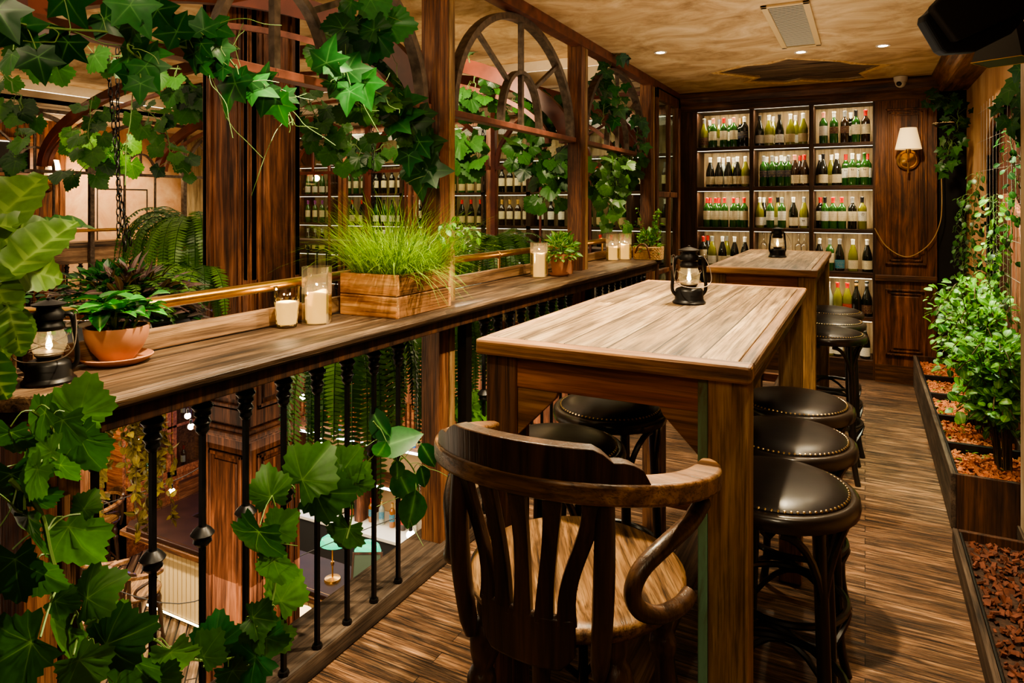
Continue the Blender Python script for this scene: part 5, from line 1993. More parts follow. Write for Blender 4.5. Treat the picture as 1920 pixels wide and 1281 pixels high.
def wine_glass(label, loc, flip=False, s=1, group=None):
    t = thing('wine_glass', label, 'glass', loc, group=group)
    t.scale = (s, s, -s if flip else s)
    MB().lathe([(.032, 0), (.03, .003), (.005, .007), (.0035, .02), (.0035, .08), (.012, .09), (.03, .11), (.035, .14), (.03, .175)], 16).build('glass_body', M_glass, t, smooth=True)
    return t


for i, px in enumerate((1432, 1446, 1497, 1508)):
    wine_glass('stemmed glass ' + ['leftmost', 'second from left', 'second from right', 'rightmost'][i] + ' in the rack behind the far lantern', (oy(px, 440, BY + .15).x, BY + .15, rows[3][1] - .012), True, group='glasses behind the far lantern')

# ------------------------------------------------------------------ far wine wall behind glass
WY = 7.7
t = thing('wine_wall', 'large lit wine wall behind glass on the far gallery', 'shelves', (0, WY, 0))
wz = [.42, .85, 1.28, 1.71, 2.14]
wx0, wx1 = -7.7, -1.8
MB().box(wx0, wx1, .36, .4, 0, 2.62).build('back_panel', M_caseback, t)
ncol = 9
wd = (wx1 - wx0) / ncol
for k in range(ncol + 1):
    MB().box(wx0 + k * wd - .03, wx0 + k * wd + .03, 0, .36, 0, 2.62).build('divider', M_case, t)
for z in wz:
    MB().box(wx0, wx1, 0, .36, z - .035, z).build('shelf', M_caseX, t)
    MB().box(wx0, wx1, .012, .02, z - .042, z - .036).build('led_strip', M_led, t)
    light('AREA', ((wx0 + wx1) / 2, WY + .05, z - .05), 7, (1, .82, .56), (wx1 - wx0, .02), ((wx0 + wx1) / 2, WY + .22, z - .5))
MB().box(wx0, wx1, .012, .02, 2.558, 2.564).build('led_strip', M_led, t)
MB().box(wx0, wx1, 0, .36, 2.565, 2.62).build('shelf', M_caseX, t)
rr = random.Random(5)
for zi in (1, 2, 3):
    z = wz[zi]
    for k in range(ncol):
        n = rr.choice((3, 4, 4, 5))
        kind = rr.choice((B, B, U, U))
        glass = rr.choice(('dark', 'dark', 'green', 'brown'))
        lab = rr.choice(('cream', 'white', 'cream', 'beige'))
        cap = rr.choice(('white', 'silver', 'red', 'black', 'purple', 'gold'))
        for i in range(n):
            x = wx0 + k * wd + wd * (i + .8) / (n + .6)
            bottle(f'{glass} {kind} bottle, {ORD[i]} from left, {ORD[k]} bay, {["", "bottom", "middle", "upper"][zi]} visible shelf of far wine wall', f'bottles of the far wine wall', (x, WY + .13, z + .001), kind, glass, lab, cap, 1.12)
for k in range(5):
    x0 = wx0 + k * 1.2
    g = bpy.data.objects.new('window_%d' % (k + 2), None)
    COL.objects.link(g)
    g['kind'] = 'structure'
    g.location = (x0, WY - .3, 0)
    m = MB()
    w_ = 1.17
    m.box(0, .06, -.02, .02, 0, 2.6).box(w_ - .06, w_, -.02, .02, 0, 2.6).box(0, w_, -.02, .02, 2.54, 2.62).box(0, w_, -.02, .02, 0, .12)
    m.build('window_frame', M_post, g)
    MB().box(.06, w_ - .06, -.003, .003, .12, 2.54).build('pane', thin_glass('door_glass', (.92, .94, .9, 1), .05), g)
# ------------------------------------------------------------------ atrium above
AC = 2.92
AX, AY = -7.9, 5.65
struct('ceiling_atrium', MB().box(AX - .25, -1.70, -2.2, AY + .25, AC, AC + .05), M_ceil)
struct('ceiling_soffit_back', MB().box(-10.2, -1.70, AY, 8.3, CZ, CZ + .05), M_ceilw)
struct('ceiling_soffit_side', MB().box(-10.2, AX, -2.2, AY, CZ, CZ + .05), M_ceilw)
m = MB().box(AX, -1.72, AY - .02, AY, CZ - .02, CZ + .12).box(AX - .02, AX, -2.2, AY, CZ - .02, CZ + .12)
struct('trim_8', m, M_ceilw)
m = MB().box(AX, -1.72, AY + .02, AY + .05, CZ + .09, CZ + .13).box(AX - .05, AX - .02, -2.2, AY, CZ + .09, CZ + .13)
struct('trim_9', m, M_cove)
struct('wall_cove', MB().box(AX - .25, -1.7, AY + .22, AY + .25, CZ, AC).box(AX - .25, AX - .22, -2.2, AY + .25, CZ, AC), M_ceilw)

# big panelled column
KX0, KX1, KY0, KY1 = -3.605, -3.214, 2.84, 3.235
t = thing('panelled_column', 'tall square red-brown panelled wooden column rising through the atrium', 'column', ((KX0 + KX1) / 2, (KY0 + KY1) / 2, -3.4))
hw = .196
MB().box(-hw, hw, -hw, hw, 0, 6.32).build('shaft', M_column, t)
m = MB()
for (z0, z1) in ((.3, 1.6), (1.75, 3.47), (3.73, 6.2)):
    for s in (1, -1):
        for ax in (0, 1):
            def bb(a0, a1, b0, b1, d):
                lo, hi = (hw, hw + d) if s > 0 else (-hw - d, -hw)
                if ax:
                    m.box(a0, a1, lo, hi, b0, b1)
                else:
                    m.box(lo, hi, a0, a1, b0, b1)
            bb(-hw, -hw + .045, z0 - .09, z1 + .09, .012)
            bb(hw - .045, hw, z0 - .09, z1 + .09, .012)
            bb(-hw + .045, hw - .045, z0 - .09, z0, .012)
            bb(-hw + .045, hw - .045, z1, z1 + .09, .012)
            for q in (.0,):
                a0, a1 = -hw + .055, hw - .055
                bb(a0, a0 + .02, z0 + .01, z1 - .01, .018)
                bb(a1 - .02, a1, z0 + .01, z1 - .01, .018)
                bb(a0, a1, z0 + .01, z0 + .03, .018)
                bb(a0, a1, z1 - .03, z1 - .01, .018)
            bb(-hw + .1, hw - .1, z0 + .06, z1 - .06, .01)
m.build('face_panel', M_column, t, bevel=.004)
m = MB()
for d, z0, z1 in ((.03, 3.555, 3.575), (.045, 3.575, 3.6), (.025, 3.6, 3.625), (.03, 0, .2)):
    m.box(-hw - d, hw + d, -hw - d, hw + d, z0, z1)
m.build('moulding', M_column, t, bevel=.005)
m = MB()
for s in (-1, 1):
    for a in (-1, 1):
        m.box(a * (hw - .02) - .02, a * (hw - .02) + .02, s * hw - .012, s * hw + .012, 4.5, 6.3)
        m.box(s * hw - .012, s * hw + .012, a * (hw - .03) - .03, a * (hw - .03) + .03, 4.5, 6.3)
m.build('corner_strip', M_column, t, bevel=.006)

# timber ribs vaulting across
rl = ['curved red rib over the atrium nearest the camera', 'curved red rib springing from the crate post', 'curved red rib springing from the pots post', 'curved red rib at far end of the atrium']
for y, lb in zip((.9, 2.5, 4.15, 5.5), rl):
    t = thing('timber_rib', lb, 'rib', (-4.78, y, 1.96), group='curved ribs over the atrium')
    pts = [(3.04 * math.cos(PI * i / 48), 0, .86 * math.sin(PI * i / 48)) for i in range(49)]
    MB().sweep(pts, (0, 1, 0), .06, .1).build('curved_beam', M_rib, t, smooth=True, ang=50)
    pts = [(2.9 * math.cos(PI * i / 48), 0, .68 * math.sin(PI * i / 48)) for i in range(49)]
    MB().sweep(pts, (0, 1, 0), .04, .03).build('inner_band', M_redsteel, t, smooth=True, ang=50)


def screen_arch(label, loc, rz, L_, red):
    t = thing('arched_steel_frame', label, 'frame', loc, rz, 'arched frames across the atrium')
    mt = M_rib if red else M_steel
    MB().box(-.02, .02, 0, L_, -.035, .0).build('bottom_rail', mt, t)
    c = L_ / 2
    a, b = L_ / 2 - .035, .6
    MB().sweep([(0, c - a * math.cos(PI * i / 24), b * math.sin(PI * i / 24)) for i in range(25)], (1, 0, 0), .045, .04).build('outer_arch', mt, t, smooth=True, ang=50)
    r2 = L_ * .16
    MB().sweep([(0, c - r2 * math.cos(PI * i / 16), r2 * 1.25 * math.sin(PI * i / 16)) for i in range(17)], (1, 0, 0), .03, .022).build('inner_arch', mt, t, smooth=True, ang=50)
    MB().bar((0, c, 0), (0, c, b), .022).build('spoke', mt, t)
    for s in (-1, 1):
        MB().bar((0, c + s * r2 * .64, r2 * .96), (0, c + s * a * .69, b * .72), .02, .02, (1, 0, 0)).build('spoke', mt, t)
    MB().box(-.025, .025, -.025, .025, -1.9, .66).build('post', mt, t)
    MB().box(-.02, .02, 0, L_, .62, .66).build('top_rail', mt, t)
    for f in (.33, .66):
        MB().box(-.01, .01, L_ * f - .01, L_ * f + .01, -.95, -.035).build('mullion', mt, t)
    return t


for k, x in enumerate((-3.43, -5.09, -6.74)):
    screen_arch(['red arch frame before wine wall, right of the wooden column by the second post', 'red arch frame before wine wall behind the grass crate', 'red arch frame before the wine wall partly behind wooden column'][k], (x, 6.2, 1.95), -PI / 2, 1.62, True)
for k, y in enumerate((2.32, 3.52, 4.72, 5.92)):
    screen_arch(['dark arch frame far left, mostly out of view', 'dark arch frame across the atrium before the lit wall lamp', 'dark arch frame across the atrium before the plaster wall', 'dark arch frame across the atrium beside the column'][k], (-7.9, y, 1.93), 0, 1.2, False)

# galleries across the void
struct('floor_far_gallery', MB().box(-10.2, -7.85, -2.2, 8.3, -.3, 0), M_floor)
struct('floor_back_gallery', MB().box(-7.85, -1.80, 6.15, 8.3, -.3, 0), M_floor)
struct('wall_far', MB().box(-9.6, -9.5, 5.31, 7.1, 0, CZ), M_wall)
struct('wall_far_panel', MB().box(-9.6, -9.48, 4.0, 5.31, 0, CZ).box(-9.6, -9.46, 4.88, 4.95, 0, CZ).box(-9.6, -9.46, 5.24, 5.31, 0, CZ), M_panel)
struct('wall_far_end', MB().box(-9.6, -7.7, 8.05, 8.15, 0, CZ).box(-9.6, -9.5, 7.1, 8.1, 0, CZ), M_caseback)
struct('wall_wine_back', MB().box(-7.8, -1.72, 8.12, 8.2, -3.4, 2.9), M_case)
d1 = MB()
ya, yb = 5.75, 6.5
for a in ((ya, ya + .012, 0, 1.78), (yb - .012, yb, 0, 1.78), (ya, yb, 1.768, 1.78)):
    d1.box(-9.5, -9.49, a[0], a[1], a[2], a[3])
struct('door_1', d1, M_dark)
t = thing('wall_niche', 'dark lit-edged shelf niche in the far wall, left edge', 'shelves', (-9.47, 4.45, 1.95))
MB().box(-.05, .0, -.42, .42, 0, .4).build('backing', M_dark, t)
m = MB()
for a in ((-.45, .45, -.04, 0), (-.45, .45, .4, .44), (-.45, -.41, 0, .4), (.41, .45, 0, .4)):
    m.box(-.02, .04, a[0], a[1], a[2], a[3])
m.build('frame', M_panelY, t)
MB().box(-.0, .01, -.4, .4, .385, .395).build('led_strip', M_led, t)
t = thing('wall_sconce', 'far brass wall sconce with cream shade across the atrium', 'wall lamp', (-9.46, 5.1, 1.86))
MB().lathe([(.0001, 0), (.08, 0), (.085, .01), (.07, .02), (.0001, .03)], 20, Matrix.Translation((0, 0, -.04)) @ Matrix.Rotation(PI / 2, 4, 'Y')).build('backplate', M_brass, t, smooth=True)
MB().tube([(0, 0, -.04), (.1, 0, -.04), (.1, 0, .05)], .01, 8).build('arm', M_brass, t, smooth=True)
MB().lathe([(.1, .07), (.065, .27)], 20, Matrix.Translation((.1, 0, 0))).build('lamp_shade', M_shade, t, smooth=True)
light('POINT', (-9.2, 5.1, 2.05), 22, (1, .7, .38), .06)
# opposite ledge with brass rail and balusters
t = thing('far_ledge', 'wooden ledge with brass rail on the opposite gallery', 'counter', (-7.9, 2.0, 0))
MB().box(-.35, -.03, 0, 4.1, 1.06, 1.12).build('ledge_top', M_ledge, t)
MB().box(-.07, -.04, 0, 4.1, .88, 1.06).build('apron', M_ledgeY, t)
MB().tube([(.1, 0, 1.26), (.1, 4.1, 1.26)], .018, 10).build('rail_tube', M_brass, t, smooth=True)
pm = None
for k in range(27):
    if pm is None:
        pm = baluster_mb(.88).build('baluster', M_iron, t, smooth=True, ang=30)
        o = pm
    else:
        o = pm.copy()
        COL.objects.link(o)
        o.parent = t
    o.location = (-.055, .08 + k * .15, 0)
t = thing('back_ledge', 'dark wooden ledge before the far wine wall', 'counter', (-7.8, 6.2, 0))
MB().box(0, 5.95, .03, .36, 1.06, 1.12).build('ledge_top', M_caseX, t)
pm = None
for k in range(39):
    if pm is None:
        pm = baluster_mb(1.06).build('baluster', M_iron, t, smooth=True, ang=30)
        o = pm
    else:
        o = pm.copy()
        COL.objects.link(o)
        o.parent = t
    o.location = (.08 + k * .15, .06, 0)
dup(chair, (-8.55, 4.4, 0), -1.2, 'wooden chair half hidden behind the opposite balustrade')

# ------------------------------------------------------------------ chains, hanging planters, ferns
def chain(label, a, b, group='hanging chains'):
    a, b = V(a), V(b)
    t = thing('hanging_chain', label, 'chain', a, group=group)
    m = MB()
    n = int((a - b).length / .036)
    d = (b - a) / n
    for i in range(n):
        q = d * (i + .5)
        pts = []
        for k in range(10):
            an = 2 * PI * k / 10
            u = .009 * math.cos(an)
            w_ = .024 * math.sin(an)
            pts.append(q + V((u if i % 2 else 0, 0 if i % 2 else u, w_)))
        m.tube(pts, .0028, 5, closed=True)
    m.build('links', M_iron, t, smooth=True)


c0 = od(240, 600, 3.3)
chain('thicker hanging chain on the left, carrying the flower planter', od(198, 75, 3.1), od(235, 470, 3.1))
chain('second hanging chain just right of the thick one', od(220, 90, 3.4), od(222, 445, 3.4))
chain('slanting chain from the ring to planter right side', od(222, 355, 3.35), od(246, 460, 3.3))
chain('thin chain hanging above the grass crate', od(697, 85, 4.6), od(700, 390, 4.6))
chain('chain hanging behind the middle arch, right of first post', od(905, 220, 5.2), od(908, 420, 5.2))
chain('thin chain near far left wall lamp', od(28, 250, 6.0), od(30, 400, 6.0))
t = thing('hanging_planter', 'large hanging planter of dark purple and green foliage', 'planter', c0)
MB().lathe([(.0001, -.22), (.16, -.2), (.3, -.06), (.34, .02), (.32, .02), (.0001, -.01)], 28).build('basin', M_iron, t, smooth=True)
fo = MB()
clump(fo, 300, .36, .22, 'lance', .12, V((0, 0, 0)), .5)
fo.build('purple_foliage', G_purple, t, smooth=True, ang=180)
fo = MB()
clump(fo, 420, .4, .24, 'ovate', .06, V((-.05, -.05, .02)), .5)
fo.build('green_foliage', G_ivy, t, smooth=True, ang=180)
fo = MB()
for i in range(40):
    a = rnd.uniform(0, 6.28)
    frond(fo, (0, 0, .05), (math.cos(a), math.sin(a), rnd.uniform(.3, 1.6)), rnd.uniform(.28, .5), 1.2, .035, 18)
fo.build('fronds', G_fern, t)
fo = MB()
for i in range(14):
    a = rnd.uniform(0, 6.28)
    r = rnd.uniform(.2, .36)
    q = V((math.cos(a) * r, math.sin(a) * r, rnd.uniform(.02, .16)))
    d = (V((math.cos(a), math.sin(a), .4)) + rv(.3)).normalized()
    for k in range(14):
        leaf(fo, 'tiny', q + d * .007 * k, rv(1), rv(1), .014)
fo.build('flower_spikes', G_laven, t)

fern('hanging_fern', 'big fern in a hanging terracotta bowl left of wooden column', od(362, 430, 4.6), 90, .75, 1.9, (.17, .14), .9, .065, pairs=36)
fern('hanging_fern', 'fern cascading between ledge and lower bar, left of first post', V((-2.25, 2.62, .98)), 40, .95, 2.6, None, .55, .075, pairs=42)
fern('hanging_fern', 'fern spilling behind first post, seen above table corner', V((-2.3, 3.55, .98)), 44, .95, 2.4, (.16, .13), .6, .075, pairs=42)
fern('hanging_fern', 'brownish fern behind the middle candle and terracotta pots', od(930, 465, 5.0), 60, .6, 1.5, (.16, .13), .9, .06, pairs=32, shades=(0, .4))
fern('hanging_fern', 'fern low behind balusters beyond second post', V((-2.15, 4.95, .85)), 50, .8, 2.4, None, .6, .065, pairs=36)
fern('hanging_fern', 'fern fronds beside the column foot, under hanging basket', od(375, 520, 4.2), 36, .55, 1.8, None, .8, .06, pairs=30)


def trailer(label, c, n, L_, kind, size, mat, rad=.15):
    t = thing('trailing_plant', label, 'plant', c)
    sm, fo = MB(), MB()
    for i in range(n):
        a = rnd.uniform(0, 6.28)
        q = V((math.cos(a) * rad * rnd.random(), math.sin(a) * rad * rnd.random(), 0))
        l = L_ * rnd.uniform(.4, 1)
        P = [q]
        for k in range(8):
            P.append(P[-1] + V((rnd.uniform(-.02, .02), rnd.uniform(-.02, .02), -l / 8)) + V((math.cos(a), math.sin(a), 0)) * (.03 if k < 2 else .004))
        sm.tube(P, .0018, 4)
        for k in range(int(l * 60)):
            p, _ = path_at(P, rnd.random())
            leaf(fo, kind, p, rv(1) + V((0, 0, -.6)), rv(1) + V((.3, -.6, .3)), size * rnd.uniform(.6, 1.2), .3)
    sm.build('stem', G_stemb, t)
    fo.build('foliage', mat, t, smooth=True, ang=180)


trailer('yellow-green trailing plant hanging under the flower planter', od(250, 735, 3.3), 26, .72, 'ovate', .045, G_yellow, .14)
trailer('wisp of yellow trailing plant behind lower left leaves', od(95, 900, 3.4), 8, .35, 'ovate', .045, G_yellow, .08)

ga = 'vines on the atrium ribs'
for lb, pts, n, sz, kind, mt in (
        ('dark vine along the nearest rib at upper left', [(-20, 60, 2.6), (80, 90, 2.7), (160, 100, 2.9), (260, 110, 3.0), (340, 130, 3.1)], 24, .09, 'grape', G_dark),
        ('dark vine mass hanging at far left upper corner', [(0, 130, 3.6), (40, 190, 3.6), (30, 240, 3.6), (50, 280, 3.6)], 14, .1, 'grape', G_dark),
        ('dark ivy draped on the upright of left far arch', [(172, 190, 5.4), (165, 240, 5.4), (172, 290, 5.4), (145, 330, 5.4)], 16, .13, 'grape', G_dark),
        ('brightly lit vine leaves on the far arch upright', [(150, 240, 6.6), (165, 285, 6.6), (200, 275, 6.6), (240, 285, 6.6)], 30, .15, 'grape', G_bush),
        ('dark vine on right leg of the far plaster-side arch', [(255, 200, 5.6), (285, 215, 5.6), (310, 240, 5.6), (320, 290, 5.6), (330, 320, 5.6)], 18, .12, 'grape', G_dark),
        ('vine sprig hanging by the small far spotlight', [(355, 170, 6.0), (372, 175, 6.0), (380, 190, 6.0)], 16, .16, 'grape', G_dark),
        ('dark vine along rib right of the wooden column', [(570, 170, 4.8), (590, 210, 4.8), (610, 250, 4.8), (615, 290, 4.8)], 30, .11, 'grape', G_dark),
        ('vine heaped on the rib before first post', [(600, 60, 3.4), (650, 90, 3.5), (690, 130, 3.6), (740, 150, 3.6), (775, 180, 3.7)], 34, .11, 'grape', G_dark),
        ('vine in the back arch behind the grass plant', [(620, 280, 5.6), (660, 270, 5.6), (690, 290, 5.6), (720, 270, 5.6)], 22, .12, 'grape', G_dark),
        ('vine leaves inside the middle arch, upper', [(880, 110, 4.8), (890, 160, 4.8), (900, 200, 4.8), (930, 190, 4.8), (960, 210, 4.8)], 22, .11, 'grape', G_dark),
        ('vine leaves low in the middle arch, left', [(855, 235, 5.0), (880, 270, 5.0), (870, 310, 5.0), (900, 300, 5.0)], 18, .12, 'grape', G_dark),
        ('vine screen hanging left of the second post', [(960, 290, 5.2), (1000, 290, 5.2), (1040, 300, 5.2), (1030, 340, 5.2), (1020, 380, 5.2)], 46, .11, 'grape', G_dark),
        ('vine leaves behind second post, upper arch', [(990, 190, 5.0), (1030, 215, 5.0), (1050, 240, 5.0)], 22, .12, 'grape', G_dark),
        ('dim vines beyond the farthest arch', [(1110, 330, 5.8), (1140, 350, 5.8), (1170, 330, 5.8), (1190, 290, 5.8)], 34, .11, 'grape', G_dark),
        ('leafy vine tangle behind first post rail', [(740, 160, 3.6), (770, 200, 3.7), (800, 250, 3.7), (770, 280, 3.7)], 26, .1, 'grape', G_grape)):
    vine(lb, OD(pts), n, sz, kind, mt, (.5, -.75, .3), .13, .004, name='atrium_vine', group=ga)

t = thing('track_spotlight', 'small spotlight clipped under a rib, left of column', 'spotlight', od(351, 186, 6.2))
MB().lathe([(.0001, .06), (.035, .06), (.04, .0), (.05, -.05), (.046, -.05), (.0001, -.03)], 16).build('housing', M_iron, t, smooth=True)
MB().lathe([(.0001, -.042), (.043, -.042)], 16).build('lens', M_spot, t)
light('SPOT', od(351, 200, 6.2), 130, (1, .8, .55), .05, od(250, 330, 7.0), 80, .6)

# ------------------------------------------------------------------ lower hall
GZ = -3.4
struct('floor_lower', MB().box(-10.2, 1.6, -2.2, 8.3, GZ - .1, GZ), wood('herringbone_floor', [rgb(60, 44, 32), rgb(150, 118, 86), rgb(196, 164, 126)], 'X', .5, plank=(.75, .11), rows='Y', dark=.5, patch=.4, mortar=.02, rotz=.785))
wl = wood('lower_wall_wood', [rgb(70, 40, 24), rgb(140, 92, 58), rgb(176, 126, 86)], 'Z', .5, plank=(4, .3), rows='Y', dark=.4, patch=.3)
struct('wall_lower_left', MB().box(-9.7, -9.6, -2.2, 8.3, GZ, -.3), wl)
struct('wall_lower_back', MB().box(-9.7, 1.6, 7.55, 7.65, GZ, -.3), wood('lower_back_wood', [rgb(80, 46, 28), rgb(150, 96, 60), rgb(184, 128, 86)], 'Z', .5, plank=(4, .5), rows='X', dark=.4, patch=.3))
struct('wall_lower_right', MB().box(-1.2, -1.1, -2.2, 8.3, GZ, -.12), M_case)
# fascia of the back gallery with its slatted frieze
struct('trim_10', MB().box(-7.85, -1.8, 6.1, 6.15, -.62, .05), wood('fascia_wood', [rgb(90, 50, 30), rgb(164, 98, 62), rgb(190, 124, 84)], 'Z', .5, plank=(4, .4), rows='X', dark=.4, patch=.35))
struct('trim_11', MB().box(-7.9, -7.85, -2.2, 6.15, -.62, .05), wl)
t = thing('slatted_frieze', 'orange wooden slatted frieze over the lower bar shelves', 'frieze', (-7.6, 6.12, -.98))
m = MB()
for k in range(96):
    m.box(k * .06, k * .06 + .032, 0, .03, 0, .34)
m.box(0, 5.76, 0, .035, -.04, 0).box(0, 5.76, 0, .035, .34, .38)
m.build('slats', M_apron, t)
MB().box(0, 5.76, .03, .04, 0, .34).build('backing', M_dark, t)
# bar counter
BZT = -2.3
t = thing('bar_counter', 'long dark-topped bar counter on the floor below', 'bar', (-7.95, 5.09, GZ))
hb = BZT - GZ
M_bartop = plain('dark_bar_top', rgb(36, 19, 13), .5, spec=.2, noise=.3, nscale=6)
m = MB()
m.prism([(0.12, 0), (4.9, 0), (4.9, .56), (.56, .56), (.56, 2.2), (0, 2.2), (0, .12)], Matrix.Translation((0, 0, hb - .05)), .05)
m.build('counter_top', M_bartop, t, bevel=.008)
m = MB()
m.prism([(.02, -.02), (4.92, -.02), (4.92, .0), (.12, .0), (0, .12), (0, 2.2), (-.02, 2.2), (-.02, .1)], Matrix.Translation((0, 0, hb - .11)), .06)
m.build('edge_moulding', M_panelX, t, bevel=.006)
MB().box(.08, 4.85, .034, .036, hb, hb + .0015).box(.034, .036, .15, 2.15, hb, hb + .0015).build('gold_line', M_brass, t)
mb_ = MB()
for k in range(60):
    mb_.box(.25 + k * .076, .25 + k * .076 + .066, .2, .24, .12, hb - .06)
mb_.build('ribbed_front', plain('cream_ribbed_front', rgb(206, 180, 130), .5), t)
MB().box(.22, 4.85, .24, .5, .05, hb - .06).box(.2, .5, .5, 2.1, .05, hb - .06).build('body', M_case, t)
MB().box(.22, 4.85, .19, .2, hb - .08, hb - .06).box(.22, 4.85, .19, .2, .09, .11).build('led_strip', emis('bar_led', (1, .8, .42, 1), 10), t)
# back bar
t = thing('back_bar', 'white-topped back bar counter with lit glass shelves below', 'bar', (-7.0, 6.6, GZ))
MB().box(0, 4.9, 0, .62, .86, .9).build('counter_top', plain('white_stone', rgb(226, 220, 206), .35), t, bevel=.004)
MB().box(0, 4.9, .04, .6, 0, .86).build('fridge_front', plain('steel_fridge', rgb(92, 92, 92), .35, .7), t)
MB().box(0, 4.9, .62, .66, .9, 3.0).build('back_panel', plain('lit_back', rgb(190, 160, 120), .6), t)
for z in (1.42, 1.93):
    MB().box(0, 4.9, .22, .62, z - .03, z).build('shelf', M_panelX, t)
    MB().box(0, 4.9, .205, .22, z - .028, z - .002).build('led_strip', emis('shelf_led', (.86, .9, 1, 1), 7), t)
for k in range(5):
    MB().box(k * 1.2, k * 1.2 + .1, .2, .62, .9, 3.0).build('divider', M_column, t)
t_ = rr
for i in range(22):
    x = -6.2 + i * .165
    k = t_.choice((B, U, B))
    g = t_.choice(('amber', 'clear', 'blue', 'green', 'brown', 'clear'))
    if i < 11:
        p = (x + .1, 6.9, GZ + .9)
        wh = 'white back bar counter'
    else:
        p = (-6.2 + (i - 11) * .3, 6.95, GZ + 1.93)
        wh = 'upper shelf behind the lower bar'
    bottle(f'{g} {k} spirit bottle, {ORD[i % 11]} from left on {wh}'.replace('clear', 'pale'), 'spirit bottles on the back bar', p, k, g, t_.choice(('white', 'cream', 'red', 'teal')), t_.choice(('black', 'gold', 'red')), 1.0, 0, 'bottle', 'spirit_bottle')
wg0 = None
for i in range(36):
    row, col = divmod(i, 12)
    p = (-5.0 + col * .17, 6.86 + row * .1, GZ + (1.421 if row < 2 else .901))
    if row == 2:
        p = (-4.5 + col * .16, 6.8, GZ + .901)
    lb = f'stemmed glass, {ORD[col]} from left, {["front row of lower shelf", "back row of lower shelf", "row on white counter"][row]} of back bar'
    if wg0 is None:
        wg0 = wine_glass(lb, p, group='glasses on the back bar')
    else:
        dup(wg0, p, 0, lb)
# banker lamps on the bar
def banker(label, loc, rz):
    t = thing('banker_lamp', label, 'lamp', loc, rz, 'green banker lamps on the bar')
    MB().lathe([(.0001, 0), (.085, 0), (.08, .02), (.03, .03), (.0001, .032)], 24).build('base', M_brass, t, smooth=True)
    MB().tube([(0, 0, .02), (0, 0, .36), (0, .03, .4)], .009, 8).lathe([(.015, .15), (.02, .17), (.015, .19)], 10).build('stem', M_brass, t, smooth=True)
    pr = [(.0001, .1), (.05, .092), (.085, .06), (.1, 0)]
    MB().lathe(pr, 20, Matrix.Translation((0, 0, .36)) @ Matrix.Scale(1.4, 4, (1, 0, 0))).build('lamp_shade', plain('green_glass_shade', rgb(20, 150, 100), .2, emit=(.0, .5, .25, 1), es=1.6), t, smooth=True)
    MB().ball((0, 0, .36), .03).build('bulb', M_bulb, t, smooth=True)


banker('green shaded banker lamp on the bar, left of the pair', (-4.85, 5.35, BZT), .2)
banker('green shaded banker lamp on the bar, right of the pair', (-4.45, 5.42, BZT), .3)
t = thing('floor_lamp', 'cream shaded lamp glowing below the balustrade foot', 'lamp', (-4.45, 4.47, GZ))
MB().lathe([(.0001, 0), (.14, 0), (.14, .02), (.02, .04), (.0001, .04)], 20).build('base', M_iron, t, smooth=True)
MB().tube([(0, 0, .03), (0, 0, 1.1)], .012, 8).build('pole', M_iron, t)
MB().lathe([(.17, 1.0), (.12, 1.34)], 28).build('lamp_shade', M_shade, t, smooth=True)
light('POINT', (-4.45, 4.47, GZ + 1.2), 25, (1, .74, .42), .05)
t = thing('menu_board', 'framed board leaning on the bar beside the lamps', 'sign', (-4.32, 5.22, BZT), .5)
t.rotation_euler = (-.35, 0, .5)
MB().box(-.13, .13, -.008, .008, 0, .4).build('panel', plain('board_green', rgb(70, 84, 70), .3), t)
m = MB()
for a in ((-.15, -.13, 0, .4), (.13, .15, 0, .4), (-.15, .15, -.02, 0), (-.15, .15, .4, .42)):
    m.box(a[0], a[1], -.014, .014, a[2], a[3])
m.build('frame', M_case, t)
# chairs below
dup(chair, (-7.0, 4.68, GZ), .1, 'captain chair at lower bar, right one of the pair')
dup(chair, (-7.62, 4.66, GZ), -.35, 'captain chair at lower bar, left one of the pair', None)
dup(chair, (-8.95, 5.45, GZ), 2.9, 'chair beside a table in the far lower corner')


def round_table(label, loc, r, h, mat):
    t = thing('round_table', label, 'table', loc, group='round tables downstairs')
    MB().lathe([(.0001, h - .04), (r - .01, h - .04), (r, h - .03), (r, h - .005), (r - .01, h), (.0001, h)], 36).build('tabletop', mat, t, smooth=True, ang=50)
    MB().lathe([(.035, .04), (.03, .3), (.035, h - .04)], 14).build('pedestal', M_case, t, smooth=True)
    MB().lathe([(.0001, 0), (r * .6, 0), (r * .6, .02), (.04, .06), (.0001, .06)], 24).build('base', M_case, t, smooth=True)


round_table('orange wooden round table at the lower left, downstairs', (-7.25, 3.85, GZ), .38, .76, M_apron)
round_table('tall dark round table by far lower wall', (-8.9, 4.7, GZ), .32, 1.05, M_panelX)
# glazed cabinet
t = thing('glazed_cabinet', 'tall wooden cabinet with glazed doors against the far lower wall', 'cabinet', (-9.58, 5.9, GZ))
MB().box(0, .06, 0, 1.5, 0, 2.5).box(0, .42, 0, .06, 0, 2.5).box(0, .42, 1.44, 1.5, 0, 2.5).box(0, .42, 0, 1.5, 2.42, 2.5).box(0, .42, 0, 1.5, 0, .9).build('carcass', M_apron, t)
for k in range(2):
    y0 = .06 + k * .7
    d_ = MB()
    d_.box(.4, .44, y0, y0 + .07, .9, 2.42).box(.4, .44, y0 + .61, y0 + .68, .9, 2.42).box(.4, .44, y0, y0 + .68, .9, 1.0).box(.4, .44, y0, y0 + .68, 2.32, 2.42).box(.4, .44, y0, y0 + .68, 1.62, 1.66)
    d_ = d_.build('door', M_apron, t, bevel=.004)
    MB().box(.415, .42, y0 + .07, y0 + .61, 1.0, 2.32).build('pane', M_pane, d_)
    MB().box(.43, .445, y0 + .1, y0 + .58, .15, .8).build('lower_panel', M_panelY, t, bevel=.01)
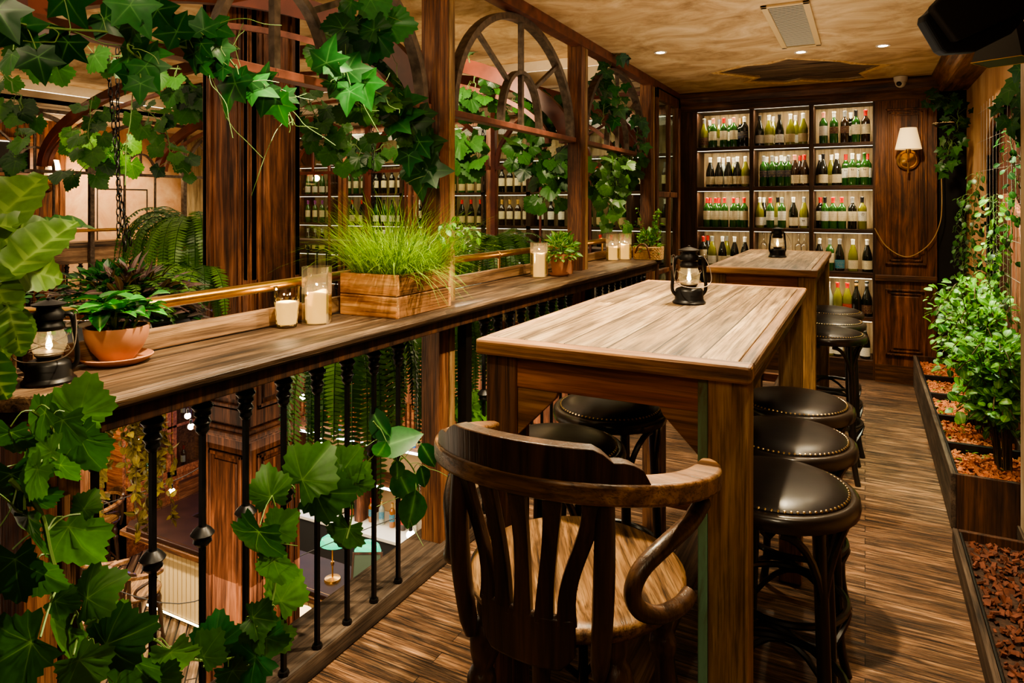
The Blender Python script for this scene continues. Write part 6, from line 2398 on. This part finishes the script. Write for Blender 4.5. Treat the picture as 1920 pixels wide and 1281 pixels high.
for i in range(8):
    k, j = divmod(i, 4)
    bottle(f'bottle in glazed cabinet downstairs, {ORD[j]} from left on {["lower", "upper"][k]} shelf', 'bottles in the glazed cabinet', (-9.35, 6.1 + j * .3, GZ + (.905 if k == 0 else 1.662)), B, ('dark', 'green', 'amber', 'brown')[j], 'cream', 'red', 1.1)
MB().box(.06, .4, .06, 1.44, 1.63, 1.66).build('shelf', M_apron, t)
# string lights
wire = MB()
bl = [(358, 800, 7.5), (352, 780, 7.6), (255, 827, 7.4), (322, 922, 7.0), (455, 1125, 5.6), (566, 745, 6.6), (600, 827, 6.4), (770, 1003, 5.2), (200, 770, 7.2)]
names = ['string light bulb over the bar left end, upper one', 'string light bulb just behind the upper pair', 'string light bulb amid yellow trailing plant', 'string light bulb above the dark bar corner', 'string light bulb before the column foot', 'string light bulb right of column under ledge', 'string light bulb in ferns below the crate', 'string light bulb at foot of first post', 'string light bulb behind second baluster']
pb = None
for (px, py, d), nm in zip(bl, names):
    p = od(px, py, d)
    t = thing('string_light_bulb', nm, 'light bulb', p, group='string light bulbs downstairs')
    MB().ball((0, 0, 0), .033, 14).build('bulb', M_bulb, t, smooth=True)
    MB().lathe([(.014, .028), (.014, .075), (.004, .08)], 10).tube([(0, 0, .08), (0, 0, .3)], .003, 4).build('socket', M_iron, t, smooth=True)
for i, L_ in enumerate(([(-20, 1010, 5.0), (300, 1130, 5.0), (460, 1085, 5.2), (640, 1010, 5.6), (800, 950, 6)], [(150, 960, 6), (330, 900, 6.4), (420, 850, 6.6), (560, 790, 6.8), (760, 725, 7.2)])):
    t = thing('string_light_cable', ['lower black festoon cable sagging across the hall below', 'upper black festoon cable sagging toward slatted frieze'][i], 'cable', od(*L_[0]))
    o0 = od(*L_[0])
    MB().tube(smoothpath([od(*q) - o0 for q in L_], 6), .004, 5).build('cord', M_black, t)
# ------------------------------------------------------------------ light
W = bpy.data.worlds.new('world')
SC.world = W
W.use_nodes = True
W.node_tree.nodes['Background'].inputs[0].default_value = (1, .72, .45, 1)
W.node_tree.nodes['Background'].inputs[1].default_value = .02
WARM = (1, .80, .50)
# gallery downlights, mixed with lamps added to lift dark parts
light('SPOT', (-1.31, 4.85, 2.62), 90, WARM, .03, (-1.4, 4.8, 0), 75, .6)
light('SPOT', (-.41, 5.3, 2.62), 150, WARM, .03, (-.45, 5.0, 0), 95, .6)
light('SPOT', (.11, 5.35, 2.62), 90, WARM, .03, (.35, 5.6, 0), 85, .6)
light('SPOT', (-.36, 2.75, 2.62), 400, WARM, .03, (-.5, 2.2, 0), 105, .5)     # over the near table
light('SPOT', (-1.0, 1.55, 2.62), 360, WARM, .03, (-1.35, 1.7, 0), 85, .5)     # over the near ledge
light('SPOT', (.15, 1.3, 2.62), 55, WARM, .03, (.1, 1.9, 0), 90, .6)
light('SPOT', (.1, 3.6, 2.62), 48, WARM, .03, (.1, 3.3, 0), 85, .6)
light('SPOT', (-1.1, 3.4, 2.62), 150, WARM, .03, (-1.6, 3.4, 0), 85, .6)
light('SPOT', (-.5, .1, 2.6), 90, WARM, .05, (-1.6, 1.4, 1.7), 70, .6)      # on the ivy garland
light('SPOT', (.3, -1.2, 2.6), 105, WARM, .3, (-.5, 1.8, .7), 70, .8)  # unseen soft fill added behind the camera, not a fitting
light('SPOT', (.25, 4.3, 2.55), 260, (.86, 1, .66), .03, (.62, 4.75, .6), 55, .5)  # plant light
light('SPOT', (.45, 4.9, 2.5), 110, WARM, .03, (.52, 4.9, .2), 50, .5)  # added to brighten the bark chips
light('SPOT', (.3, 5.4, 2.55), 110, WARM, .03, (RX, 5.3, 1.6), 70, .7)
light('POINT', (oy(1702, 300, BY - .13).x, BY - .13, oy(1702, 275, BY).z + .04), 45, (1, .66, .34), .05)
light('SPOT', (.15, 5.5, 2.6), 70, WARM, .05, (.25, 6.8, 1.3), 75, .8)  # added to lift the wood panel round the sconce
light('AREA', (-.4, 3.6, 2.6), 12, WARM, (2.0, 5.0), (-.4, 3.6, 0))  # broad fill added under the ceiling, no fixture
# grazing wash on the ceiling
light('AREA', (-.5, 3.2, 1.9), 26, (1, .88, .7), (1.6, 5.0), (-.5, 3.2, 3))
# atrium
light('AREA', (-4.8, 2.5, 2.6), 70, (1, .8, .56), (5, 5), (-4.8, 2.5, 0))
light('AREA', (-4.8, 3.0, .1), 80, (1, .8, .56), (4, 5), (-4.8, 3.0, 3))
light('SPOT', (-8.6, 5.6, 2.6), 260, WARM, .05, (-9.5, 6.1, .8), 100, .8)
light('SPOT', (-2.2, 1.2, 2.55), 140, WARM, .05, (-2.9, 2.3, .9), 80, .6)
light('SPOT', (-2.0, 2.0, 2.5), 70, WARM, .05, (-3.3, 3.0, 1.0), 70, .6)
light('AREA', (-4.5, 7.0, 2.55), 90, WARM, (5, .6), (-4.5, 7.4, 0))
light('SPOT', (-2.2, 3.4, 2.4), 150, WARM, .05, (-3.0, 5.0, 1.9), 100, .7)  # added to lift the dark atrium vines
light('SPOT', (-2.4, .8, 2.4), 90, WARM, .05, (-3.0, 2.4, 2.2), 100, .7)
light('SPOT', (-3.3, 1.0, 1.0), 120, WARM, .05, (-2.25, 2.7, .45), 60, .8)  # added to brighten the hanging ferns, no lamp in view
light('SPOT', (-2.9, 4.6, 1.4), 60, WARM, .05, (-2.3, 3.6, .7), 70, .8)
# hall below
light('AREA', (-5.5, 3.6, -.7), 260, (1, .82, .58), (5, 4), (-5.5, 3.6, -3.4))
light('SPOT', (-2.4, 1.4, -.4), 280, (1, .74, .46), .05, (-3.4, 3.0, -1.0), 80, .6)
light('SPOT', (-7.6, 3.9, -.6), 500, (1, .82, .58), .05, (-7.6, 4.4, -3.4), 80, .6)
light('AREA', (-4.8, 6.8, -1.1), 90, (1, .92, .82), (4.5, .4), (-4.8, 7.0, -3))
light('AREA', (-4.2, 4.6, -.5), 25, (1, .8, .55), (3, 1), (-4.2, 6.1, -.3))
light('POINT', (-8.6, 5.2, -1.2), 90, (1, .78, .5), .1)
light('POINT', (-7.6, 6.9, -1.4), 40, (.12, .12, 1), .1)

SC.view_settings.view_transform = 'AgX'
SC.view_settings.look = 'AgX - Medium High Contrast'
SC.view_settings.exposure = 0.08
SC.cycles.max_bounces = 7
SC.cycles.diffuse_bounces = 3
SC.cycles.glossy_bounces = 3
SC.cycles.transparent_max_bounces = 12
SC.cycles.transmission_bounces = 4
SC.cycles.caustics_reflective = False
SC.cycles.caustics_refractive = False
SC.cycles.sample_clamp_indirect = 4
SC.cycles.use_denoising = True
SC.cycles.use_light_tree = True
